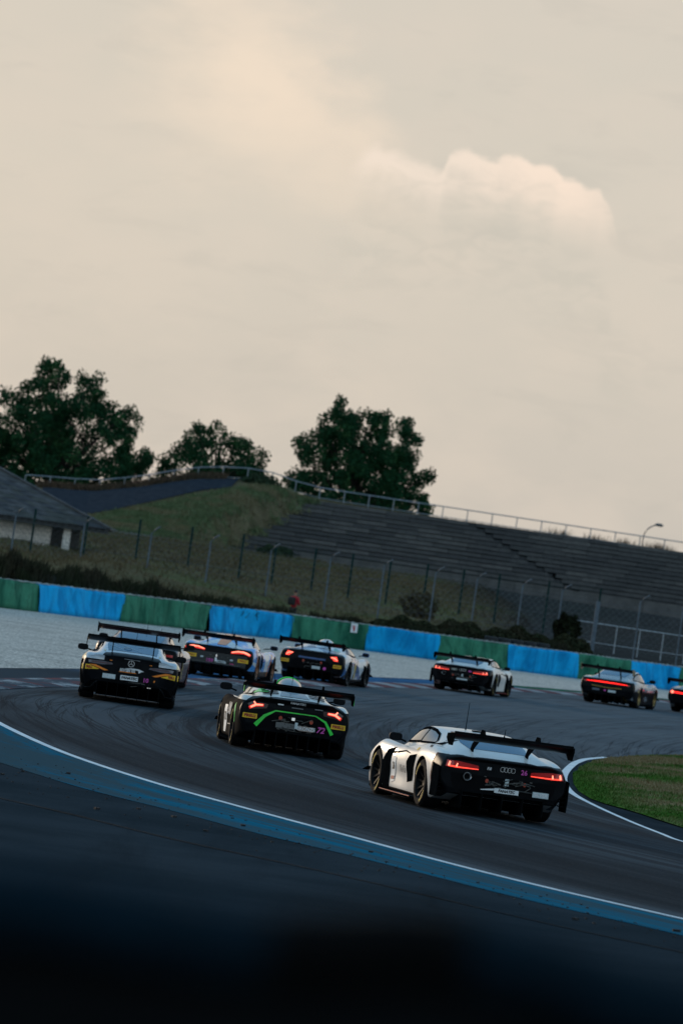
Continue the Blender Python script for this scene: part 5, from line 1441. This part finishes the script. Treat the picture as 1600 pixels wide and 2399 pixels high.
k.plate((.35, .98), .16, .06, white_pl, None, None, view='rear', off=.02)
for sd_ in (-1, 1): k.patch("tail_light", 'rear', [(sd_ * .85, .80), (sd_ * .85, .745), (sd_ * .42, .765), (sd_ * .42, .795)], lens_red, off=.012)
k.antenna((.05, .65, 1.24), .26); k.antenna((.4, .5, 1.22), .16)

# ---------------------------------------------------------------- blue, white and orange teardrop car
sky_blue = mat("light_blue_paint", (.05, .28, .72), .28, coat=.7)
soft_white = mat("soft_white_paint", (.66, .68, .70), .3, coat=.7)
def fn_mcl(c, n):
    if c.y < -.80 and c.z < .86: return 1
    return 1 if c.z < .30 else 0
mcl_wrap = livery("blue_white_wrap", [(.05, .30, .74), (.70, .72, .74), (.75, .76, .78)], [(6.0, 4.1, 1.0, .2, .45), (0.0, 1.5, 9.0, -3.2, .93)])
k = Car('bubble', [mcl_wrap, black_gloss], fn_mcl, (-2.64, 154.99), -8.7, "light blue, white and orange racing car with PRO plate and pink number 159", cuts=YC(-.80) + ZC(.86, .30))
k.wheels(lip=mat("grey_marking", (.2, .2, .2), .5), rim=mat("rim_copper", (.20, .09, .05), .35, metal=.5))
k.wing(z=1.13, y=-1.12, half=.97, chord=.36, support='swan', sx=.40, stay_base=(-.45, .93))
k.diffuser(-.40, -1.0, .38, .66, 6, mat("diffuser_grey", (.035, .040, .040), .4)); k.mirrors(1.80, .97, 1.08, base_x=.78, m=mat("mirror_navy", (.02, .05, .12), .3, coat=.5)); k.skirts()
k.windows([(2.0, .87), (1.7, 1.04), (1.4, 1.12), (1.05, 1.14), (.75, 1.09), (.72, .92), (1.3, .86)], [(-.30, .55), (.30, .55), (.26, .28), (-.26, .28)], [(-.46, 1.55), (.46, 1.55), (.5, 1.95), (.44, 2.45), (-.44, 2.45), (-.5, 1.95)])
k.patch("orange_stripe", 'top', [(-.15, 1.2), (.27, 1.2), (.27, .56), (-.15, .56)], orange_p, off=.008)
k.patch("orange_stripe", 'top', [(-.12, .26), (.22, .26), (.16, -.75), (-.08, -.75)], orange_p, off=.008)
k.patch("orange_patch", 'top', [(-.22, .62), (.36, .62), (.30, .36), (-.16, .36)], orange_p, off=.009)
k.part("air_intake", MB().box((.05, .36, 1.115), (.42, .06, .05)), void_m)
for sd_ in ('left', 'right'):
    k.stroke("orange_slash", sd_, [(-.42, .86), (-.30, .55), (-.34, .35)], [.09, .07, .03], orange_p, off=.008)
    k.stroke("orange_slash", sd_, [(2.2, .78), (1.9, .45), (1.75, .18)], [.07, .06, .05], orange_p, off=.008)
    k.patch("side_intake", sd_, [(1.0, .72), (.62, .78), (.50, .50), (.85, .34), (1.02, .45)], black_matt, off=.008)
    k.patch("fender_vent", sd_, [(2.28, .16), (2.28, .55), (2.05, .62), (1.95, .16)], black_matt, off=.008)
k.rear_recess([(-.82, .68), (.82, .68), (.80, .36), (-.80, .36)], m=mat("mesh_dark", (.020, .023, .023), .5, vary=.5, vscale=30))
for sd_ in (-1, 1):
    k.stroke("tail_light", 'rear', [(sd_ * .38, .745), (sd_ * .55, .790), (sd_ * .72, .785), (sd_ * .88, .735)], [.028, .034, .040, .03], glow_hot, off=.03)
    k.stroke("tail_light_halo", 'rear', [(sd_ * .36, .738), (sd_ * .72, .775), (sd_ * .90, .722)], [.05, .07, .06], glow_soft, off=.018)
k.text("159", 'rear', (-.20, .45), .095, pink_m, off=.02, name="number")
k.plate((.125, .440), .27, .095, grey_pl, "PRO", ink_g, .06, off=.022)
k.plate((-.03, .49), .06, .12, white_pl, None, None, off=.022)
k.part("white_lamp", MB().lathe_x([(-.01, 0), (-.01, .04), (.01, .04), (.01, 0)], 12, (-.02, -.96, .60)), lit_w)
for x in (-.42, .40): k.plate((x, .53), .08, .045, grey_pl, None, None, off=.022)
k.plate((.715, .545), .29, .095, yel_pl, "PIRELLI", red_ink, .045, off=.014)
k.plate((-.715, .545), .29, .095, yel_pl, "PIRELLI", red_ink, .045, off=.014)
k.stroke("pink_tag", 'rear', [(.36, .42), (.48, .425)], .035, mat("tag_pink", (.55, .04, .20), .5), off=.024)
k.clutter(-.5, .5, .38, .62, 26)
k.antenna((0, 1.0, 1.19), .32); k.antenna((.18, .4, 1.12), .18)

# ---------------------------------------------------------------- dark wedge with white, blue and yellow flanks
pale_blue_w = mat("ice_white_paint", (.58, .62, .66), .3, coat=.7)
deep_blue = mat("deep_blue_paint", (.03, .10, .28), .3, coat=.6)
def fn_w2(c, n):
    if c.y < -.66 and c.z < .92: return 1
    return 1 if c.z < .22 else 0
w2_wrap = livery("ice_blue_wrap", [(.60, .64, .68), (.03, .10, .28), (.012, .014, .02)], [(5.5, 3.3, 6.0, 1.0, .55), (3.0, 5.5, -7.0, 2.0, .86)])
k = Car('wedge', [w2_wrap, black_gloss], fn_w2, (-.08, 167.96), -12.4, "black tailed racing car with two yellow badges and white and blue flanks", cuts=YC(-.66) + ZC(.92, .22))
k.wheels(lip=mat("grey_marking2", (.25, .25, .26), .5))
k.wing(z=1.155, y=-1.02, half=.95, chord=.36, support='swan', sx=.42, stay_base=(-.42, .93))
k.diffuser(-.40, -.98, .36, .66, 6); k.mirrors(1.78, .97, 1.04, base_x=.82, m=deep_blue); k.skirts()
k.windows([(2.05, .86), (1.75, .99), (1.5, 1.07), (1.15, 1.115), (.85, 1.10), (.72, .92), (1.3, .87)], [(-.30, .40), (.30, .40), (.32, -.25), (-.32, -.25)], [(-.48, 1.55), (.48, 1.55), (.54, 2.0), (.46, 2.45), (-.46, 2.45), (-.54, 2.0)])
teal = mat("teal_paint", (.03, .36, .30), .35, coat=.5)
for sd_ in ('left', 'right'):
    k.patch("yellow_swoosh", sd_, [(.78, .60), (.92, .72), (1.08, .55), (1.0, .30), (.82, .20), (.90, .42)], mat("flank_yellow", (.66, .46, .03), .4, coat=.4), off=.008)
    k.patch("blue_swoosh", sd_, [(1.15, .66), (1.40, .60), (1.36, .35), (1.10, .22), (1.18, .45)], deep_blue, off=.008)
    k.patch("fender_vent", sd_, [(2.26, .16), (2.26, .6), (2.0, .66), (1.92, .3), (1.96, .16)], black_matt, off=.008)
k.patch("teal_flash", 'top', [(.42, .15), (.62, .10), (.66, -.35), (.50, -.32)], teal, off=.008)
k.patch("blue_panel", 'top', [(-.22, 1.15), (.02, 1.15), (.06, .45), (-.26, .45)], deep_blue, off=.008)
k.rear_recess([(-.52, .64), (.52, .64), (.62, .50), (.60, .30), (-.60, .30), (-.62, .50)])
for sd_ in (-1, 1):
    k.patch("tail_light", 'rear', [(sd_ * x, z) for x, z in ((.80, .70), (.74, .835), (.55, .80), (.62, .76), (.68, .70))], glow, off=.022)
    k.stroke("tail_light_core", 'rear', [(sd_ * .77, .73), (sd_ * .69, .785), (sd_ * .58, .795)], .03, glow_hot, off=.030)
    k.plate((sd_ * .79, .545), .24, .095, yel_pl, "PIRELLI", red_ink, .045, off=.014)
k.stroke("blue_stripe", 'rear', [(-.40, .70), (.42, .70)], .05, deep_blue, off=.014)
k.plate((.16, .44), .25, .085, grey_pl, None, None, off=.024)
k.patch("pink_panel", "rear", ring_pts(.42, .44, .05, 11)[:-1], pink_m, off=.02)
k.rain_lights([(-.24, .60), (.30, .60)], .034); k.clutter(-.3, .3, .40, .60, 16)
k.antenna((.02, .55, 1.15), .28)
sc2 = sco.copy(); COL.objects.link(sc2); sc2.parent = k.root; sc2.data = sco.data.copy(); sc2.data.materials.clear(); sc2.data.materials.append(pale_blue_w)

# ---------------------------------------------------------------- gold and black car with one full width light bar
champagne_lit = mat("champagne_gold_lit", (.58, .47, .32), .28, coat=.7, metal=.3)  # gold tone with warm light painted in, for left hip and roof
slate = mat("slate_blue_paint", (.22, .25, .29), .28, coat=.7, metal=.2)
gold = mat("gold_trim", (.45, .30, .08), .3, metal=.6)
def fn_p(c, n):
    if c.y < -.84 and c.z < .885: return 1
    if c.z < .26: return 1
    if c.x < 0 and abs(c.x) > .55 and c.y < .2: return 2
    if c.z > 1.2: return 2
    if abs(c.x) > .94 and c.z < .60: return 1
    return 0
k = Car('rounded', [slate, black_gloss, champagne_lit], fn_p, (10.46, 202.9), -16.3, "gold and black racing car with one full width red light bar")
k.wheels(lip=None, rim=mat("rim_gold", (.26, .18, .06), .35, metal=.6))
k.wing(z=1.27, y=-1.20, half=.95, chord=.34, support='swan', sx=.40, stay_base=(-.72, .95), endm=mat("end_plate_gold", (.20, .14, .06), .4))
k.diffuser(-.40, -1.12, .34, .60, 6); k.mirrors(1.62, .99, 1.02, base_x=.80); k.skirts()
k.windows([(1.95, .88), (1.62, 1.08), (1.25, 1.19), (.85, 1.21), (.40, 1.14), (.02, 1.0), (.06, .97), (.8, .925)], [(-.46, .55), (.46, .55), (.50, .1), (.46, -.42), (-.46, -.42), (-.50, .1)], [(-.48, 1.4), (.48, 1.4), (.52, 1.7), (.46, 2.05), (-.46, 2.05), (-.52, 1.7)])
k.stroke("light_bar", 'rear', [(-.74, .775), (-.3, .785), (.3, .785), (.74, .775)], [.02, .038, .038, .02], mat("light_bar_red", (.5, .01, .01), .3, emit=(1, .015, .01), estr=2.4), off=.02)
for sd_ in (-1, 1):
    k.patch("light_end", 'rear', [(sd_ * .70, .80), (sd_ * .86, .775), (sd_ * .80, .735), (sd_ * .70, .745)], lens_red, off=.016)
    k.stroke("gold_trim", 'rear', [(sd_ * .62, .34), (sd_ * .70, .22)], .035, gold, off=.016)
    k.patch("gold_patch", 'rear', [(sd_ * .55, .30), (sd_ * .72, .28), (sd_ * .70, .12), (sd_ * .54, .14)], gold, off=.018)
k.stroke("gold_line", 'rear', [(-.62, .335), (0, .345), (.62, .335)], .026, gold, off=.018)
k.stroke("gold_line", 'rear', [(-.55, .63), (0, .60), (.55, .62)], .018, gold, off=.014)
k.plate((-.37, .50), .26, .07, mat("plate_dim", (.10, .14, .18), .4), None, None, off=.02); k.plate((.22, .49), .28, .08, grey_pl, None, None, off=.02)
k.plate((-.04, .50), .07, .06, pink_m, None, None, off=.018)
k.patch("flank_badge", 'right', [(-.55, .66), (-.55, .56), (-.30, .56), (-.30, .66)], mat("badge_tan", (.36, .26, .12), .5), off=.008)
k.antenna((0, .9, 1.26), .22)

# ---------------------------------------------------------------- last car, entering the far straight
k = Car('coupe', [mat("graphite_paint", (.06, .065, .075), .3, coat=.6), black_gloss], fn_white, (13.92, 208.27), -18.8, "dark racing car ahead of the gold one with only its tail corner in view")
k.wheels(lip=None); k.wing(z=1.15, y=-1.08, half=.95, chord=.36, sx=.42, stay_base=(-.52, .90), ep=(.05, .17)); k.diffuser(-.40, -1.02, .34, .62, 5)
k.mirrors(1.80, .93, .98, base_x=.80, size=(.20, .10, .12)); k.skirts()
k.windows([(2.28, .87), (1.75, 1.05), (1.30, 1.135), (1.10, 1.14), (.55, 1.06), (.38, .96), (1.6, .895)], [(-.47, .62), (.47, .62), (.50, -.15), (.44, -.46), (-.44, -.46), (-.50, -.15)])
k.rear_recess([(-.80, .60), (.80, .60), (.70, .33), (-.70, .33)])
for sd_ in (-1, 1):
    l = k.patch("tail_light", 'rear', [(sd_ * x, z) for x, z in ((.875, .765), (.90, .665), (.74, .652), (.335, .665), (.35, .735), (.70, .768))], lens_red, off=.012)
    k.stroke("light_bar", 'rear', [(sd_ * .345, .70), (sd_ * .865, .712)], .055, mat("light_bar_red", (.5, .01, .01)), off=.02, parent=l)
    k.patch("light_core", 'rear', ring_pts(sd_ * .80, .712, .055, 12)[:-1], glow_hot, off=.026, parent=l)

# ================================================================== PERSON behind the barrier
def skin_body(name, verts, edges, radii, root_i, m, parent, sub=2):
    me = bpy.data.meshes.new(name); me.from_pydata([Vector(v) for v in verts], edges, []); o = bpy.data.objects.new(name, me); COL.objects.link(o)
    md = o.modifiers.new("skin", 'SKIN'); md.use_smooth_shade = True
    for i, r_ in enumerate(radii):
        sv = me.skin_vertices[0].data[i]; sv.radius = r_ if isinstance(r_, tuple) else (r_, r_); sv.use_root = (i == root_i)
    sb = o.modifiers.new("sub", 'SUBSURF'); sb.levels = sub; sb.render_levels = sub
    dg = bpy.context.evaluated_depsgraph_get(); res = bpy.data.meshes.new_from_object(o.evaluated_get(dg)); bpy.data.objects.remove(o)
    res.materials.clear(); res.materials.append(m); res.name = name
    return link(bpy.data.objects.new(name, res), parent)
pz = .54
person = tag(empty("person", (-1.58, 262.0, pz), R(-35)), "person in red jacket with dark backpack standing behind the barrier holding a device", "person")
cloth_red = mat("jacket_red", (.36, .012, .024), .8, vary=.25, vscale=12)
skin_m = mat("skin", (.36, .20, .14), .55)
hair_m = mat("dark_hair", (.012, .010, .009), .7)
trouser = mat("dark_trousers", (.020, .022, .028), .8)
# jacket: trunk and both arms, forearms folded towards the chest; local +y is where the person faces
V = [(0, 0, .92), (0, .01, 1.10), (0, .02, 1.30), (0, .02, 1.42), (-.17, .02, 1.40), (-.23, .03, 1.22), (-.22, .10, 1.10), (-.12, .27, 1.16), (.17, .02, 1.40), (.23, .03, 1.22), (.22, .10, 1.10), (.10, .28, 1.16), (0, .03, 1.48)]
skin_body("jacket", V, [(0, 1), (1, 2), (2, 3), (3, 4), (4, 5), (5, 6), (6, 7), (3, 8), (8, 9), (9, 10), (10, 11), (3, 12)],
          [(.17, .12), (.165, .12), (.185, .125), (.12, .09), .075, .058, .052, .040, .075, .058, .052, .040, .06], 0, cloth_red, person)
skin_body("trousers", [(0, 0, .93), (-.09, 0, .86), (-.10, .02, .48), (-.10, -.01, .09), (-.10, .14, .04), (.09, 0, .86), (.10, .02, .48), (.10, -.01, .09), (.10, .14, .04)], [(0, 1), (1, 2), (2, 3), (3, 4), (0, 5), (5, 6), (6, 7), (7, 8)],
          [(.15, .11), .10, .068, .05, .035, .10, .068, .05, .035], 0, trouser, person)
hd = skin_body("head", [(0, .02, 1.46), (0, .03, 1.55), (0, .045, 1.61), (0, .035, 1.69), (0, .02, 1.745), (0, .115, 1.625)], [(0, 1), (1, 2), (2, 3), (3, 4), (2, 5)], [.050, .052, (.064, .078), (.076, .092), (.058, .068), .020], 0, skin_m, person)
for sd_ in (-1, 1):
    MB().tube([(sd_ * .076, .02, 1.62), (sd_ * .086, .01, 1.64), (sd_ * .080, .01, 1.67)], .012, 6).build("ear", skin_m, hd, True)
    MB().tube([(sd_ * .030, .108, 1.665), (sd_ * .030, .120, 1.665)], .011, 6).build("eye", hair_m, hd, True)
hv, hf = [], []
for i in range(8):
    for q in range(16):
        th = math.pi * .60 * i / 7; ph_ = 2 * math.pi * q / 16
        rr = 1.0 if not (math.sin(ph_) > .3 and th > .9) else .93
        hv.append((math.sin(th) * math.cos(ph_) * .090 * rr, .018 + math.sin(th) * math.sin(ph_) * .108 * rr, 1.675 + math.cos(th) * .105))
hf = [(i * 16 + q, i * 16 + (q + 1) % 16, (i + 1) * 16 + (q + 1) % 16, (i + 1) * 16 + q) for i in range(7) for q in range(16)]
mesh_obj("hair", hv, hf, hair_m, hd, smooth=True)
for sd_ in (-1, 1):
    bx_ = Vector((sd_ * .09, .31, 1.17))
    vs, es, rs = [(sd_ * .115, .27, 1.16), tuple(bx_)], [(0, 1)], [.030, (.036, .022)]
    for j in range(4):
        a = Vector((sd_ * (.115 - j * .02), .335, 1.195 - j * .018)); b_ = a + Vector((-sd_ * .035, .030, .0)); c_ = b_ + Vector((-sd_ * .035, -.004, 0))
        n0 = len(vs); vs += [tuple(a), tuple(b_), tuple(c_)]; es += [(1, n0), (n0, n0 + 1), (n0 + 1, n0 + 2)]; rs += [.010, .009, .008]
    n0 = len(vs); vs += [(sd_ * .075, .30, 1.20), (sd_ * .045, .32, 1.225)]; es += [(0, n0), (n0, n0 + 1)]; rs += [.011, .009]
    skin_body("hand", vs, es, rs, 0, skin_m, person, 1)
MB().prism([(-.12, 1.08), (-.13, 1.40), (-.22, 1.42), (-.28, 1.34), (-.28, 1.10), (-.20, 1.05)], -.155, .155).build("backpack", mat("backpack_dark", (.010, .010, .010), .8), person)
dev = tag(MB().box((0, 0, 0), (.09, .03, .12)).build("camera_device", mat("device_black", (.012, .012, .013), .4)), "small dark device held in both hands by the person in red", "camera")
dev.location = person.matrix_basis @ Vector((0, .355, 1.19)); dev.rotation_euler = (0, 0, R(-35))

# ================================================================== WHERE THE PHOTOGRAPHER STANDS
# earth bank behind the run-off and a covered barrier whose top edge fills the bottom of the view, far out of focus
bank = [(-.1, -60), (1.62, -20), (1.62, 5.3), (1.45, 6.2), (.9, 8.5), (.02, 12.5)]
bv = [(x, y, z) for z, y in bank for x in (-70, -20, -5, 5, 20, 80)]
tag(mesh_obj("spectator_bank", bv, [(i * 6 + q, i * 6 + q + 1, (i + 1) * 6 + q + 1, (i + 1) * 6 + q) for i in range(5) for q in range(5)], MATS["dry_earth"], smooth=True), kind='structure')
rail = tag(empty("trackside_barrier", (0, 4.75, 1.638)), "dark rubber covered barrier, far out of focus along the bottom edge", "barrier")
rail.rotation_euler = (0, R(2.6), 0)
belt = mat("rubber_belt", (.0035, .0038, .0042), .9, spec=.06, vary=.4, vscale=3)
navy = mat("navy_band", (.003, .013, .022), .85, spec=.08, vary=.4, vscale=5)
dk_green = mat("dark_green_band", (.004, .012, .009), .85, spec=.08, vary=.4, vscale=5)
xs_ = np.linspace(-6, 6, 25)
for i in range(24):
    x0, x1 = xs_[i], xs_[i + 1]; sub = 9; v, f = [], []
    prof = [(-.24, 0), (-.27, .5), (-.24, 1.0), (-.20, 1.20), (-.08, 1.265), (.1, 1.27), (.22, 1.20), (.26, .6), (.24, 0)]
    for s_ in np.linspace(x0, x1 + .02, sub):
        for (y, z) in prof:
            v.append((s_, y + (i % 2) * .004 + .012 * math.sin(s_ * 9 + z * 4), z + (.020 * math.sin(s_ * 6.2 + 1.2) + .012 * math.sin(s_ * 17)) * (z > 1)))
    n_ = len(prof)
    f = [(a * n_ + b, a * n_ + b + 1, (a + 1) * n_ + b + 1, (a + 1) * n_ + b) for a in range(sub - 1) for b in range(n_ - 1)]
    o = mesh_obj("belt_panel", v, f, belt, rail, smooth=True)
for x0, x1, m_ in ((-6, -2.1, dk_green), (-2.08, -.06, navy), (-.07, .10, belt), (.09, 3, navy), (3.02, 6, dk_green)):
    MB().tube([(x, -.17, 1.26 + .014 * math.sin(x * 7 + .6) + .008 * math.sin(x * 19)) for x in np.linspace(x0, x1, max(4, int((x1 - x0) / .06)))], .034, 8).build("edge_band", m_, rail, True)
